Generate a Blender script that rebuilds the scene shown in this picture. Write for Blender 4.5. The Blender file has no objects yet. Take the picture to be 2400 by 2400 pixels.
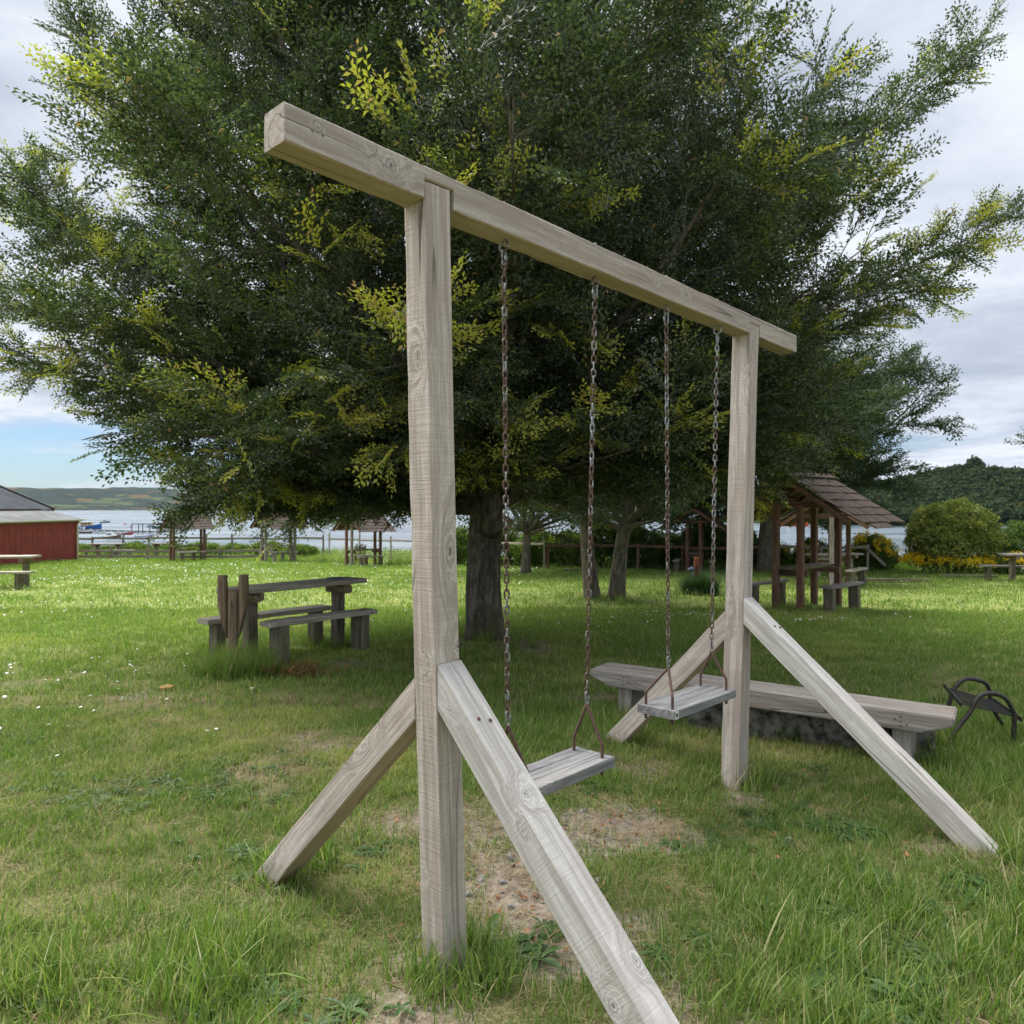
import bpy, bmesh, math, random
import numpy as np
from mathutils import Vector, Matrix, Euler

random.seed(7)
rng = np.random.default_rng(7)
SC = bpy.context.scene
COL = SC.collection
R = math.radians

# ------------------------------------------------------------------ camera
F_PX = 1739.0                       # focal length in photograph pixels (2400 px frame)
CAM_Z = 1.5
HORIZON = 1190.0
cam_d = bpy.data.cameras.new('camera')
cam = bpy.data.objects.new('camera', cam_d)
COL.objects.link(cam)
cam_d.sensor_fit = 'HORIZONTAL'
cam_d.sensor_width = 24.0
cam_d.lens = 24.0 * F_PX / 2400.0
cam_d.clip_start = 0.05
cam_d.clip_end = 30000.0
cam_d.shift_y = -(1200.0 - HORIZON) / 2400.0
cam.location = (0, 0, CAM_Z)
cam.rotation_euler = (R(90), 0, 0)
cam_d.dof.use_dof = True
cam_d.dof.focus_distance = 3.0
cam_d.dof.aperture_fstop = 4.5
SC.camera = cam

# ------------------------------------------------------------------ sun and sky
SUN_ELEV, SUN_AZ = 58.0, -50.0      # azimuth measured from the view direction (+Y), negative = left
sun_d = bpy.data.lights.new('sun', 'SUN')
sun = bpy.data.objects.new('sun', sun_d)
COL.objects.link(sun)
sun_d.energy = 2.4
sun_d.angle = R(60)
sun_d.color = (1.0, 0.965, 0.91)
sd = Vector((math.sin(R(SUN_AZ)) * math.cos(R(SUN_ELEV)), math.cos(R(SUN_AZ)) * math.cos(R(SUN_ELEV)), math.sin(R(SUN_ELEV))))
sun.rotation_euler = sd.to_track_quat('Z', 'Y').to_euler()
sun.location = sd * 60

W = bpy.data.worlds.new('World')
SC.world = W
W.use_nodes = True
SC.view_settings.view_transform = 'Standard'
SC.view_settings.look = 'None'
SC.view_settings.exposure = 1.82
SC.view_settings.gamma = 1.0
SC.view_settings.use_curve_mapping = False
SC.cycles.use_denoising = True
SC.cycles.max_bounces = 6
SC.cycles.diffuse_bounces = 3
SC.cycles.glossy_bounces = 2
SC.cycles.transmission_bounces = 4
SC.cycles.transparent_max_bounces = 4
SC.cycles.volume_bounces = 0
SC.cycles.caustics_reflective = False
SC.cycles.caustics_refractive = False


class NT:
    """small node-tree helper"""
    def __init__(s, tree):
        s.t = tree
        s.n = tree.nodes
        s.l = tree.links

    def add(s, typ, **kw):
        n = s.n.new(typ)
        for k, v in kw.items():
            setattr(n, k, v)
        return n

    def put(s, sock, v):
        if isinstance(v, bpy.types.NodeSocket):
            s.l.new(v, sock)
        elif v is not None:
            if sock.type == 'RGBA' and len(v) == 3:
                v = (*v, 1.0)
            sock.default_value = v

    def math(s, op, a, b=None, c=None, clamp=False):
        n = s.add('ShaderNodeMath', operation=op)
        n.use_clamp = clamp
        s.put(n.inputs[0], a)
        if b is not None:
            s.put(n.inputs[1], b)
        if c is not None:
            s.put(n.inputs[2], c)
        return n.outputs[0]

    def vmath(s, op, a, b=None):
        n = s.add('ShaderNodeVectorMath', operation=op)
        s.put(n.inputs[0], a)
        if b is not None:
            if op == 'SCALE':
                s.put(n.inputs['Scale'], b)
            else:
                s.put(n.inputs[1], b)
        return n.outputs[1] if op in ('LENGTH', 'DOT_PRODUCT', 'DISTANCE') else n.outputs[0]

    def mix(s, f, a, b, blend='MIX'):
        n = s.add('ShaderNodeMix', data_type='RGBA', blend_type=blend)
        s.put(n.inputs[0], f)
        s.put(n.inputs[6], a)
        s.put(n.inputs[7], b)
        return n.outputs[2]

    def noise(s, vec, scale=1.0, detail=3.0, rough=0.55, dist=0.0):
        n = s.add('ShaderNodeTexNoise')
        if vec is not None:
            s.l.new(vec, n.inputs['Vector'])
        n.inputs['Scale'].default_value = scale
        n.inputs['Detail'].default_value = detail
        n.inputs['Roughness'].default_value = rough
        n.inputs['Distortion'].default_value = dist
        return n.outputs['Fac']

    def ramp(s, f, lo, hi, a=0.0, b=1.0):
        n = s.add('ShaderNodeMapRange', interpolation_type='SMOOTHSTEP')
        s.put(n.inputs[0], f)
        n.inputs[1].default_value = lo
        n.inputs[2].default_value = hi
        n.inputs[3].default_value = a
        n.inputs[4].default_value = b
        return n.outputs[0]

    def bump(s, h, strength=0.3, dist=0.01, normal=None):
        n = s.add('ShaderNodeBump')
        n.inputs['Strength'].default_value = strength
        n.inputs['Distance'].default_value = dist
        s.l.new(h, n.inputs['Height'])
        if normal is not None:
            s.l.new(normal, n.inputs['Normal'])
        return n.outputs[0]


SKY_OFF = (8.4, 8.8, 6.0)


def build_sky():
    t = NT(W.node_tree)
    t.n.clear()
    out = t.add('ShaderNodeOutputWorld')
    bg = t.add('ShaderNodeBackground')
    sky = t.add('ShaderNodeTexSky', sky_type='NISHITA')
    sky.sun_disc = False
    sky.sun_elevation = R(SUN_ELEV)
    sky.sun_rotation = R(SUN_AZ)
    sky.air_density = 1.0
    sky.dust_density = 0.6
    skyc = t.mix(1.0, sky.outputs[0], (0.021, 0.027, 0.035), 'MULTIPLY')
    tc = t.add('ShaderNodeTexCoord')
    g = tc.outputs['Generated']
    sep = t.add('ShaderNodeSeparateXYZ')
    t.l.new(g, sep.inputs[0])
    el = t.math('MAXIMUM', sep.outputs[2], 0.0)
    den = t.math('ADD', el, 0.10)
    comb = t.add('ShaderNodeCombineXYZ')
    t.l.new(t.math('DIVIDE', sep.outputs[0], den), comb.inputs[0])
    t.l.new(t.math('DIVIDE', sep.outputs[1], den), comb.inputs[1])
    p = t.vmath('ADD', comb.outputs[0], SKY_OFF)
    cover = t.noise(p, 0.42, 6.0, 0.55, 0.1)
    fine = t.noise(p, 1.1, 8.0, 0.6, 0.15)
    # the cloud sheet is closed overhead and breaks up towards the horizon
    m = t.math('ADD', cover, t.math('MULTIPLY', t.math('SUBTRACT', fine, 0.5), 0.35))
    m = t.math('ADD', m, t.ramp(el, 0.05, 0.20, 0.05, 0.42))
    mask = t.ramp(m, 0.46, 0.66)
    shade = t.ramp(t.math('ADD', t.math('MULTIPLY', cover, 0.45), t.math('MULTIPLY', fine, 0.65)), 0.40, 0.70)
    cloud = t.mix(shade, (0.143, 0.164, 0.200), (0.278, 0.294, 0.318))
    col = t.mix(mask, skyc, cloud)
    t.l.new(col, bg.inputs[0])
    bg.inputs[1].default_value = 1.0
    t.l.new(bg.outputs[0], out.inputs[0])


build_sky()

# ------------------------------------------------------------------ small maths
def pix(px, py=None, Y=None, z=None):
    """point of the place seen at a photograph pixel: at depth Y, or on height z"""
    if Y is None:
        Y = F_PX * (CAM_Z - z) / (py - HORIZON)
    X = (px - 1200.0) / F_PX * Y
    Z = CAM_Z - (py - HORIZON) / F_PX * Y if py is not None else z
    return Vector((X, Y, Z))


_P = rng.permutation(512)
_P = np.concatenate([_P, _P, _P])
_G = rng.random(4096)


def vnoise(x, y, s=1.0, seed=0):
    x = np.asarray(x, float) * s + seed * 17.31
    y = np.asarray(y, float) * s + seed * 5.77
    xi, yi = np.floor(x).astype(int), np.floor(y).astype(int)
    fx, fy = x - xi, y - yi
    fx, fy = fx * fx * (3 - 2 * fx), fy * fy * (3 - 2 * fy)

    def h(a, b):
        return _G[_P[(_P[a & 511] + b) & 511] & 511]
    a = h(xi, yi) * (1 - fx) + h(xi + 1, yi) * fx
    b = h(xi, yi + 1) * (1 - fx) + h(xi + 1, yi + 1) * fx
    return a * (1 - fy) + b * fy


def fbm(x, y, s=1.0, seed=0, oct=4, gain=0.5):
    v, a, n = 0.0, 1.0, 0.0
    for i in range(oct):
        v = v + a * vnoise(x, y, s * 2 ** i, seed + i)
        n += a
        a *= gain
    return v / n


def sstep(a, b, x):
    t = np.clip((np.asarray(x, float) - a) / (b - a), 0, 1)
    return t * t * (3 - 2 * t)


def gauss(x, y, cx, cy, rx, ry):
    return np.exp(-(((x - cx) / rx) ** 2 + ((y - cy) / ry) ** 2))


def y_edge(x):
    return 40.0 - 9.0 * sstep(-6.0, 3.0, x) - 0.4 * np.sin(np.asarray(x, float) * 0.9)


def ground_z(x, y):
    x = np.asarray(x, float)
    y = np.asarray(y, float)
    z = -0.034 * np.where(y > 4.5, y - 4.5, 0.0)
    z = z + (fbm(x, y, 0.55, 3, 3) - 0.5) * 0.07 * sstep(1.0, 4.0, y) + (fbm(x, y, 0.16, 9, 2) - 0.5) * 0.22 * sstep(9, 16, y)
    z = z - 0.05 * gauss(x, y, -1.1, 3.2, 0.6, 0.6) + 0.04 * gauss(x, y, 0.6, 4.6, 0.5, 0.5)
    z = z - 0.05 * gauss(x, y, 0.1, 2.85, 0.4, 0.3) - 0.05 * gauss(x, y, 0.85, 3.6, 0.4, 0.3)
    z = z + 0.07 * gauss(x, y, -0.33, 9.0, 0.9, 0.8)
    e = y_edge(x)
    z = z - 13.0 * sstep(0.0, 11.0, y - e)
    return z


def gz(x, y):
    return float(ground_z(np.array([x]), np.array([y]))[0])


# ------------------------------------------------------------------ object helpers
def tag(o, label=None, cat=None, group=None, kind=None):
    if label:
        o['label'] = label
    if cat:
        o['category'] = cat
    if group:
        o['group'] = group
    if kind:
        o['kind'] = kind
    return o


def empty(name, loc=(0, 0, 0), rz=0.0, parent=None):
    o = bpy.data.objects.new(name, None)
    o.empty_display_size = 0.1
    o.location = loc
    o.rotation_euler = (0, 0, rz)
    COL.objects.link(o)
    if parent:
        o.parent = parent
    return o


def thing(name, label, cat, loc=(0, 0, 0), rz=0.0, group=None):
    return tag(empty(name, loc, rz), label, cat, group)


def link(name, me, mat=None, parent=None, matrix=None):
    if mat is not None and not me.materials:
        me.materials.append(mat)
    o = bpy.data.objects.new(name, me)
    COL.objects.link(o)
    if matrix is not None:
        o.matrix_basis = matrix
    if parent:
        o.parent = parent
    return o


def mesh_np(name, v, f, smooth=False, attrs=None):
    """v (N,3); f list of faces or (M,k) array"""
    me = bpy.data.meshes.new(name)
    v = np.asarray(v, np.float32)
    if isinstance(f, np.ndarray):
        k = f.shape[1]
        me.vertices.add(len(v))
        me.vertices.foreach_set('co', v.ravel())
        me.loops.add(f.size)
        me.loops.foreach_set('vertex_index', f.ravel().astype(np.int32))
        me.polygons.add(len(f))
        me.polygons.foreach_set('loop_start', np.arange(0, f.size, k, dtype=np.int32))
        me.update(calc_edges=True)
    else:
        me.from_pydata([tuple(map(float, p)) for p in v], [], f)
        me.update()
    if smooth:
        me.polygons.foreach_set('use_smooth', [True] * len(me.polygons))
    for n, a in (attrs or {}).items():
        at = me.attributes.new(n, 'FLOAT', 'POINT')
        at.data.foreach_set('value', np.asarray(a, np.float32))
    return me


class MB:
    """collects shapes into one mesh"""
    def __init__(s):
        s.v, s.f, s.m = [], [], []

    def add(s, v, f, mi=0):
        b = len(s.v)
        s.v += [tuple(map(float, p)) for p in v]
        s.f += [tuple(i + b for i in q) for q in f]
        s.m += [mi] * len(f)
        return s

    def box(s, c, size, M=None, mi=0, bev=0.0):
        hx, hy, hz = size[0] / 2, size[1] / 2, size[2] / 2
        if bev > 0:
            ring = [(-hy + bev, -hz), (hy - bev, -hz), (hy, -hz + bev), (hy, hz - bev), (hy - bev, hz), (-hy + bev, hz), (-hy, hz - bev), (-hy, -hz + bev)]
            v = [(sx * hx, y, z) for sx in (-1, 1) for y, z in ring]
            f = [tuple(range(7, -1, -1)), tuple(range(8, 16))] + [(i, (i + 1) % 8, 8 + (i + 1) % 8, 8 + i) for i in range(8)]
        else:
            v = [(x, y, z) for x in (-hx, hx) for y in (-hy, hy) for z in (-hz, hz)]
            f = [(0, 1, 3, 2), (4, 6, 7, 5), (0, 4, 5, 1), (2, 3, 7, 6), (0, 2, 6, 4), (1, 5, 7, 3)]
        c = Vector(c)
        out = []
        for p in v:
            p = Vector(p)
            if M is not None:
                p = M @ p
            out.append(p + c)
        return s.add(out, f, mi)

    def tube(s, pts, rad, sides=8, mi=0, cap=True, closed=False):
        pts = [Vector(p) for p in pts]
        n = len(pts)
        rad = rad if hasattr(rad, '__len__') else [rad] * n
        v, f = [], []
        prev = None
        for i, p in enumerate(pts):
            if closed:
                t = pts[(i + 1) % n] - pts[i - 1]
            else:
                t = pts[min(i + 1, n - 1)] - pts[max(i - 1, 0)]
            t.normalize()
            if prev is None:
                a = t.cross(Vector((0, 0, 1)))
                if a.length < 0.1:
                    a = t.cross(Vector((0, 1, 0)))
            else:
                a = prev - t * prev.dot(t)
            a.normalize()
            prev = a
            b = t.cross(a)
            for k in range(sides):
                an = 2 * math.pi * k / sides
                v.append(p + (a * math.cos(an) + b * math.sin(an)) * rad[i])
        for i in range(n if closed else n - 1):
            j = (i + 1) % n
            for k in range(sides):
                k2 = (k + 1) % sides
                f.append((i * sides + k, i * sides + k2, j * sides + k2, j * sides + k))
        if cap and not closed:
            f.append(tuple(range(sides - 1, -1, -1)))
            f.append(tuple((n - 1) * sides + k for k in range(sides)))
        return s.add(v, f, mi)

    def mesh(s, name, smooth=False):
        me = bpy.data.meshes.new(name)
        me.from_pydata(s.v, [], s.f)
        me.update()
        if any(s.m):
            me.polygons.foreach_set('material_index', s.m)
        if smooth:
            me.polygons.foreach_set('use_smooth', [True] * len(me.polygons))
        return me

    def build(s, name, mat, parent=None, smooth=False, matrix=None):
        me = s.mesh(name, smooth)
        for m in (mat if isinstance(mat, (list, tuple)) else [mat]):
            me.materials.append(m)
        return link(name, me, None, parent, matrix)


def axes_matrix(p, x, side):
    """local X along x, local Y along side (made square), at p"""
    x = Vector(x).normalized()
    y = Vector(side)
    y = (y - x * y.dot(x)).normalized()
    z = x.cross(y)
    M = Matrix(((x.x, y.x, z.x, p[0]), (x.y, y.y, z.y, p[1]), (x.z, y.z, z.z, p[2]), (0, 0, 0, 1)))
    return M


def timber_mesh(L, w, h, seed=0, bev=0.004, warp=0.0015, step=0.12, cut0=0.0, cut1=0.0, ends=None):
    """squared timber along X from 0 to L, y in +-w/2, z in +-h/2; cut0/cut1 slant the ends (dx per dz)"""
    rr = random.Random(seed)
    n = max(1, int(L / step))
    ring = [(-w / 2 + bev, -h / 2), (w / 2 - bev, -h / 2), (w / 2, -h / 2 + bev), (w / 2, h / 2 - bev),
            (w / 2 - bev, h / 2), (-w / 2 + bev, h / 2), (-w / 2, h / 2 - bev), (-w / 2, -h / 2 + bev)]
    v, f = [], []
    ph = [rr.uniform(0, 6.28) for _ in range(4)]
    for i in range(n + 1):
        x = L * i / n
        oy = warp * math.sin(x * 2.1 + ph[0])
        oz = warp * math.sin(x * 1.7 + ph[1])
        for (y, z) in ring:
            e = bev * (0.4 * rr.uniform(-1, 1) - (0.8 * rr.random() if rr.random() < 0.12 else 0))
            xx = x
            if i == 0:
                xx = x + cut0 * z
            if i == n:
                xx = x + cut1 * z
            v.append((xx, y + oy + e * (1 if y > 0 else -1), z + oz + e * 0.9))
    for i in range(n):
        for k in range(8):
            k2 = (k + 1) % 8
            f.append((i * 8 + k, i * 8 + k2, (i + 1) * 8 + k2, (i + 1) * 8 + k))
    f.append(tuple(range(7, -1, -1)))
    f.append(tuple(n * 8 + k for k in range(8)))
    me = bpy.data.meshes.new('timber')
    me.from_pydata(v, [], f)
    me.update()
    return me


_seed = [0]


def timber(name, p0, p1, w, h, side, mat, parent=None, **kw):
    p0, p1 = Vector(p0), Vector(p1)
    _seed[0] += 1
    me = timber_mesh((p1 - p0).length, w, h, _seed[0], **kw)
    return link(name, me, mat, parent, axes_matrix(p0, p1 - p0, side))


def dup(o, parent=None):
    c = o.copy()
    COL.objects.link(c)
    if parent is not None:
        c.parent = parent
    for ch in list(o.children):
        dup(ch, c)
    return c


def wcopy(root, label, loc, rz, cat=None, group=None):
    c = dup(root)
    c.location = loc
    c.rotation_euler = (0, 0, rz)
    c['label'] = label
    if cat:
        c['category'] = cat
    if group:
        c['group'] = group
    return c


# ------------------------------------------------------------------ materials
def new_mat(name):
    m = bpy.data.materials.new(name)
    m.use_nodes = True
    t = NT(m.node_tree)
    p = t.n['Principled BSDF']
    return m, t, p


def obj_coords(t, rand=True):
    tc = t.add('ShaderNodeTexCoord')
    v = tc.outputs['Object']
    if rand:
        oi = t.add('ShaderNodeObjectInfo')
        c = t.add('ShaderNodeCombineXYZ')
        for i, k in enumerate((37.0, 23.0, 51.0)):
            t.l.new(t.math('MULTIPLY', oi.outputs['Random'], k), c.inputs[i])
        v = t.vmath('ADD', v, c.outputs[0])
        return v, oi.outputs['Random']
    return v, None


def wood_mat(name, light, dark, tan, saw=1.0, knots=1.0, tan_amt=0.5, under=None, grey=1.0, knots_at=()):
    """weathered squared timber, grain along local X"""
    m, t, p = new_mat(name)
    v, rnd = obj_coords(t)
    tc = t.add('ShaderNodeTexCoord')
    vk = t.vmath('MULTIPLY', v, (1.7, 4.2, 4.2))
    vo = t.add('ShaderNodeTexVoronoi', feature='F1')
    vo.inputs['Scale'].default_value = 1.0
    t.l.new(vk, vo.inputs['Vector'])
    d = t.math('ADD', vo.outputs['Distance'], 0.0 if not knots_at else 0.10)
    if knots_at:
        wob = t.math('MULTIPLY', t.math('SUBTRACT', t.noise(tc.outputs['Object'], 38.0, 3.0, 0.6), 0.5), 0.05)
        for kx, ky, kz, kr, ke in knots_at:
            dv = t.vmath('SUBTRACT', tc.outputs['Object'], (kx, ky, kz))
            dv = t.vmath('MULTIPLY', dv, (0.15 / kr / ke, 0.15 / kr, 0.15 / kr))
            d = t.math('MINIMUM', d, t.math('ADD', t.vmath('LENGTH', dv), wob))
    near = t.ramp(d, 0.34, 0.02)                       # 1 at a knot
    # grain, pushed aside round knots
    push = t.add('ShaderNodeCombineXYZ')
    t.l.new(t.math('MULTIPLY', near, 0.07), push.inputs[1])
    t.l.new(t.math('MULTIPLY', near, 0.05), push.inputs[2])
    vg = t.vmath('ADD', v, push.outputs[0])
    g1 = t.noise(t.vmath('MULTIPLY', vg, (1.6, 34, 34)), 1.0, 5.0, 0.6, 0.6)
    g2 = t.noise(t.vmath('MULTIPLY', vg, (7, 190, 190)), 1.0, 3.0, 0.6)
    big = t.noise(t.vmath('MULTIPLY', v, (1.3, 5, 5)), 1.0, 3.0, 0.6)
    sw = t.noise(t.vmath('MULTIPLY', v, (170, 5.5, 5.5)), 1.0, 3.0, 0.6)
    col = t.mix(t.ramp(g1, 0.33, 0.66), dark, light)
    col = t.mix(t.math('MULTIPLY', t.ramp(big, 0.45, 0.7), tan_amt), col, tan)
    col = t.mix(t.math('MULTIPLY', t.ramp(g2, 0.60, 0.40), 0.5), col, dark)
    if saw:
        col = t.mix(t.math('MULTIPLY', t.ramp(sw, 0.60, 0.36), 0.30 * saw), col, dark)
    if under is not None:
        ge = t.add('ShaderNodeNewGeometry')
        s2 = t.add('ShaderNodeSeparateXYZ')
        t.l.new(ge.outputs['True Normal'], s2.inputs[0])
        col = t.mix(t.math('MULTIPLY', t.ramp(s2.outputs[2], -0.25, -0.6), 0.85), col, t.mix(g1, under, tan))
    # rings of the knots and drying cracks
    ring = t.math('SINE', t.math('ADD', t.math('MULTIPLY', d, 120.0), t.math('MULTIPLY', t.noise(v, 60.0, 3.0, 0.6), 9.0)))
    kcol = t.mix(t.ramp(ring, -0.3, 0.9), tuple(c * 0.8 for c in dark), tuple(c * 0.95 for c in light))
    kmask = t.math('MULTIPLY', t.ramp(d, 0.15, 0.05), 0.6 * knots)
    col = t.mix(kmask, col, kcol)
    core = t.math('MULTIPLY', t.ramp(d, 0.04, 0.012), 0.7 * knots)
    col = t.mix(core, col, tuple(c * 0.3 for c in dark))
    cr = t.noise(t.vmath('MULTIPLY', vg, (0.30, 11, 11)), 1.0, 1.5, 0.35, 0.0)
    crack = t.ramp(t.math('ABSOLUTE', t.math('SUBTRACT', cr, 0.5)), 0.0075, 0.002)
    gate = t.ramp(t.noise(t.vmath('MULTIPLY', v, (1.1, 2, 2)), 1.0, 1.0), 0.47, 0.60)
    crack = t.math('MULTIPLY', crack, gate)
    col = t.mix(t.math('MULTIPLY', crack, 0.75), col, tuple(c * 0.16 for c in dark))
    # stains with a shape of their own
    st = t.noise(t.vmath('MULTIPLY', v, (2.5, 13, 13)), 1.0, 6.0, 0.7)
    col = t.mix(t.math('MULTIPLY', t.ramp(st, 0.56, 0.80), 0.5), col, tuple(c * 0.55 for c in tan))
    val = t.math('ADD', 0.88, t.math('MULTIPLY', rnd, 0.22))
    col = t.mix(1.0, col, t.add('ShaderNodeCombineXYZ').outputs[0], 'MULTIPLY') if False else col
    hsv = t.add('ShaderNodeHueSaturation')
    t.l.new(val, hsv.inputs['Value'])
    hsv.inputs['Saturation'].default_value = grey
    t.l.new(col, hsv.inputs['Color'])
    t.l.new(hsv.outputs[0], p.inputs['Base Color'])
    p.inputs['Roughness'].default_value = 0.82
    p.inputs['Specular IOR Level'].default_value = 0.25
    h = t.math('ADD', t.math('MULTIPLY', g1, 0.6), t.math('MULTIPLY', g2, 0.5))
    if saw:
        h = t.math('ADD', h, t.math('MULTIPLY', sw, 0.5 * saw))
    h = t.math('SUBTRACT', h, t.math('MULTIPLY', crack, 2.5))
    t.l.new(t.bump(h, 0.8, 0.005), p.inputs['Normal'])
    return m


def plain_mat(name, col, rough=0.6, metal=0.0, var=0.25, scale=6.0, spec=0.4, bump=0.15, col2=None):
    m, t, p = new_mat(name)
    v, rnd = obj_coords(t)
    n = t.noise(v, scale, 5.0, 0.6)
    c2 = col2 or tuple(c * (1 - var) for c in col)
    c = t.mix(t.ramp(n, 0.3, 0.7), c2, col)
    t.l.new(c, p.inputs['Base Color'])
    p.inputs['Roughness'].default_value = rough
    p.inputs['Metallic'].default_value = metal
    p.inputs['Specular IOR Level'].default_value = spec
    if bump:
        t.l.new(t.bump(n, bump, 0.01), p.inputs['Normal'])
    return m


def rust_mat(name, amount):
    """rusting galvanised steel; amount = share of rust"""
    m, t, p = new_mat(name)
    v, rnd = obj_coords(t)
    n = t.noise(v, 45.0, 5.0, 0.65)
    n2 = t.noise(v, 160.0, 3.0, 0.6)
    k = t.math('ADD', n, t.math('MULTIPLY', t.math('SUBTRACT', rnd, 0.5), 0.42))
    mask = t.ramp(k, 0.60 - amount * 0.34, 0.74 - amount * 0.34)
    mask = t.math('SUBTRACT', 1.0, mask) if False else mask
    rust = t.mix(t.ramp(n2, 0.3, 0.7), (0.060, 0.036, 0.029), (0.165, 0.095, 0.068))
    zinc = t.mix(n2, (0.20, 0.21, 0.215), (0.38, 0.395, 0.40))
    t.l.new(t.mix(mask, zinc, rust), p.inputs['Base Color'])
    t.l.new(t.math('MULTIPLY', t.math('SUBTRACT', 1.0, mask), 0.35), p.inputs['Metallic'])
    t.l.new(t.mix(mask, (0.42,) * 3, (0.8,) * 3), p.inputs['Roughness'])
    t.l.new(t.bump(n2, 0.35, 0.002), p.inputs['Normal'])
    return m


def leaf_mat(name, dark, mid, new, red, rough=0.42, trans=0.35, spec=0.5, dead=0.992):
    """foliage: 'tint' (per spray) picks old to new growth, 'tip' and 'rnd' vary inside a spray"""
    m = bpy.data.materials.new(name)
    m.use_nodes = True
    t = NT(m.node_tree)
    p = t.n['Principled BSDF']
    out = t.n['Material Output']
    ti = t.add('ShaderNodeAttribute', attribute_type='INSTANCER', attribute_name='tint').outputs['Fac']
    rd = t.add('ShaderNodeAttribute', attribute_type='GEOMETRY', attribute_name='rnd').outputs['Fac']
    tp = t.add('ShaderNodeAttribute', attribute_type='GEOMETRY', attribute_name='tip').outputs['Fac']
    col = t.mix(rd, dark, mid)
    young = t.math('MULTIPLY', t.ramp(t.math('ADD', ti, t.math('MULTIPLY', tp, 0.45)), 0.62, 1.05), 1.0)
    ncol = t.mix(t.ramp(t.math('ADD', t.math('MULTIPLY', ti, 0.6), t.math('MULTIPLY', rd, 0.5)), 0.80, 1.1), new, red)
    col = t.mix(young, col, ncol)
    # a scatter of single dying leaves
    col = t.mix(t.math('MULTIPLY', t.ramp(rd, dead, dead + 0.003), 0.75), col, red)
    t.l.new(col, p.inputs['Base Color'])
    p.inputs['Roughness'].default_value = rough
    p.inputs['Specular IOR Level'].default_value = spec
    tr = t.add('ShaderNodeBsdfTranslucent')
    t.l.new(t.mix(1.0, col, (1.0, 1.15, 0.55), 'MULTIPLY'), tr.inputs[0])
    ms = t.add('ShaderNodeMixShader')
    ms.inputs[0].default_value = trans
    t.l.new(p.outputs[0], ms.inputs[1])
    t.l.new(tr.outputs[0], ms.inputs[2])
    t.l.new(ms.outputs[0], out.inputs[0])
    return m


def bark_mat(name, a, b, moss, moss_amt=0.5, scale=1.0):
    m, t, p = new_mat(name)
    tc = t.add('ShaderNodeTexCoord')
    v = tc.outputs['Object']
    n1 = t.noise(t.vmath('MULTIPLY', v, (9, 9, 3.0)), scale, 6.0, 0.65, 0.8)
    n2 = t.noise(t.vmath('MULTIPLY', v, (5, 5, 42)), scale, 4.0, 0.6, 0.4)
    big = t.noise(t.vmath('MULTIPLY', v, (2.2, 2.2, 1.0)), scale, 4.0, 0.6)
    fis = t.noise(t.vmath('MULTIPLY', v, (26, 26, 5)), scale, 4.0, 0.6)
    col = t.mix(t.ramp(n1, 0.3, 0.7), a, b)
    col = t.mix(t.math('MULTIPLY', t.ramp(n2, 0.58, 0.72), 0.5), col, tuple(min(1, c * 1.7) for c in b))
    col = t.mix(t.math('MULTIPLY', t.ramp(fis, 0.55, 0.35), 0.7), col, tuple(c * 0.4 for c in a))
    col = t.mix(t.math('MULTIPLY', t.ramp(big, 0.50, 0.62), moss_amt), col, moss)
    t.l.new(col, p.inputs['Base Color'])
    p.inputs['Roughness'].default_value = 0.9
    p.inputs['Specular IOR Level'].default_value = 0.2
    h = t.math('ADD', t.math('ADD', n1, t.math('MULTIPLY', n2, 0.4)), fis)
    t.l.new(t.bump(h, 0.8, 0.02), p.inputs['Normal'])
    return m


M = {}
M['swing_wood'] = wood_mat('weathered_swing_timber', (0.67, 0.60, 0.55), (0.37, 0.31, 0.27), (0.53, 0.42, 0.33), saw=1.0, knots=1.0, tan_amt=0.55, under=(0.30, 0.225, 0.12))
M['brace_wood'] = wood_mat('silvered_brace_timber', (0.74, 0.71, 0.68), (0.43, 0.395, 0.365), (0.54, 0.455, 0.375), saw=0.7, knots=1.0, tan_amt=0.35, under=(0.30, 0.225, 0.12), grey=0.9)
BEAM_KNOTS = ((0.353, -0.0525, 0.006, 0.050, 1.0), (2.10, -0.0525, 0.006, 0.034, 1.0), (1.84, -0.0525, 0.0, 0.022, 1.0), (0.10, -0.0525, 0.02, 0.014, 1.0))
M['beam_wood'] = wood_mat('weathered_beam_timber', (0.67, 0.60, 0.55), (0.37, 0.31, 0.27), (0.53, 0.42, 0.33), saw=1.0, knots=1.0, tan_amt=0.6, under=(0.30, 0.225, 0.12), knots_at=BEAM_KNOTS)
M['post_wood'] = wood_mat('weathered_near_post_timber', (0.67, 0.60, 0.55), (0.37, 0.31, 0.27), (0.53, 0.42, 0.33), saw=1.1, knots=1.0, tan_amt=0.6, knots_at=((2.23, -0.053, 0.0, 0.030, 2.0), (1.25, -0.053, -0.012, 0.020, 1.6), (1.61, 0.02, -0.053, 0.045, 2.6), (1.30, 0.04, -0.053, 0.03, 1.5), (0.55, -0.053, 0.02, 0.015, 1.2)))
M['near_brace_wood'] = wood_mat('silvered_near_brace_timber', (0.74, 0.71, 0.68), (0.43, 0.395, 0.365), (0.54, 0.455, 0.375), saw=0.7, knots=1.0, tan_amt=0.35, under=(0.30, 0.225, 0.12), grey=0.9, knots_at=((0.42, -0.01, 0.0525, 0.032, 1.2), (0.97, -0.0525, -0.02, 0.036, 1.2), (0.92, 0.03, 0.0525, 0.03, 1.4), (0.5, -0.0525, 0.01, 0.012, 1.5)))
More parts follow.
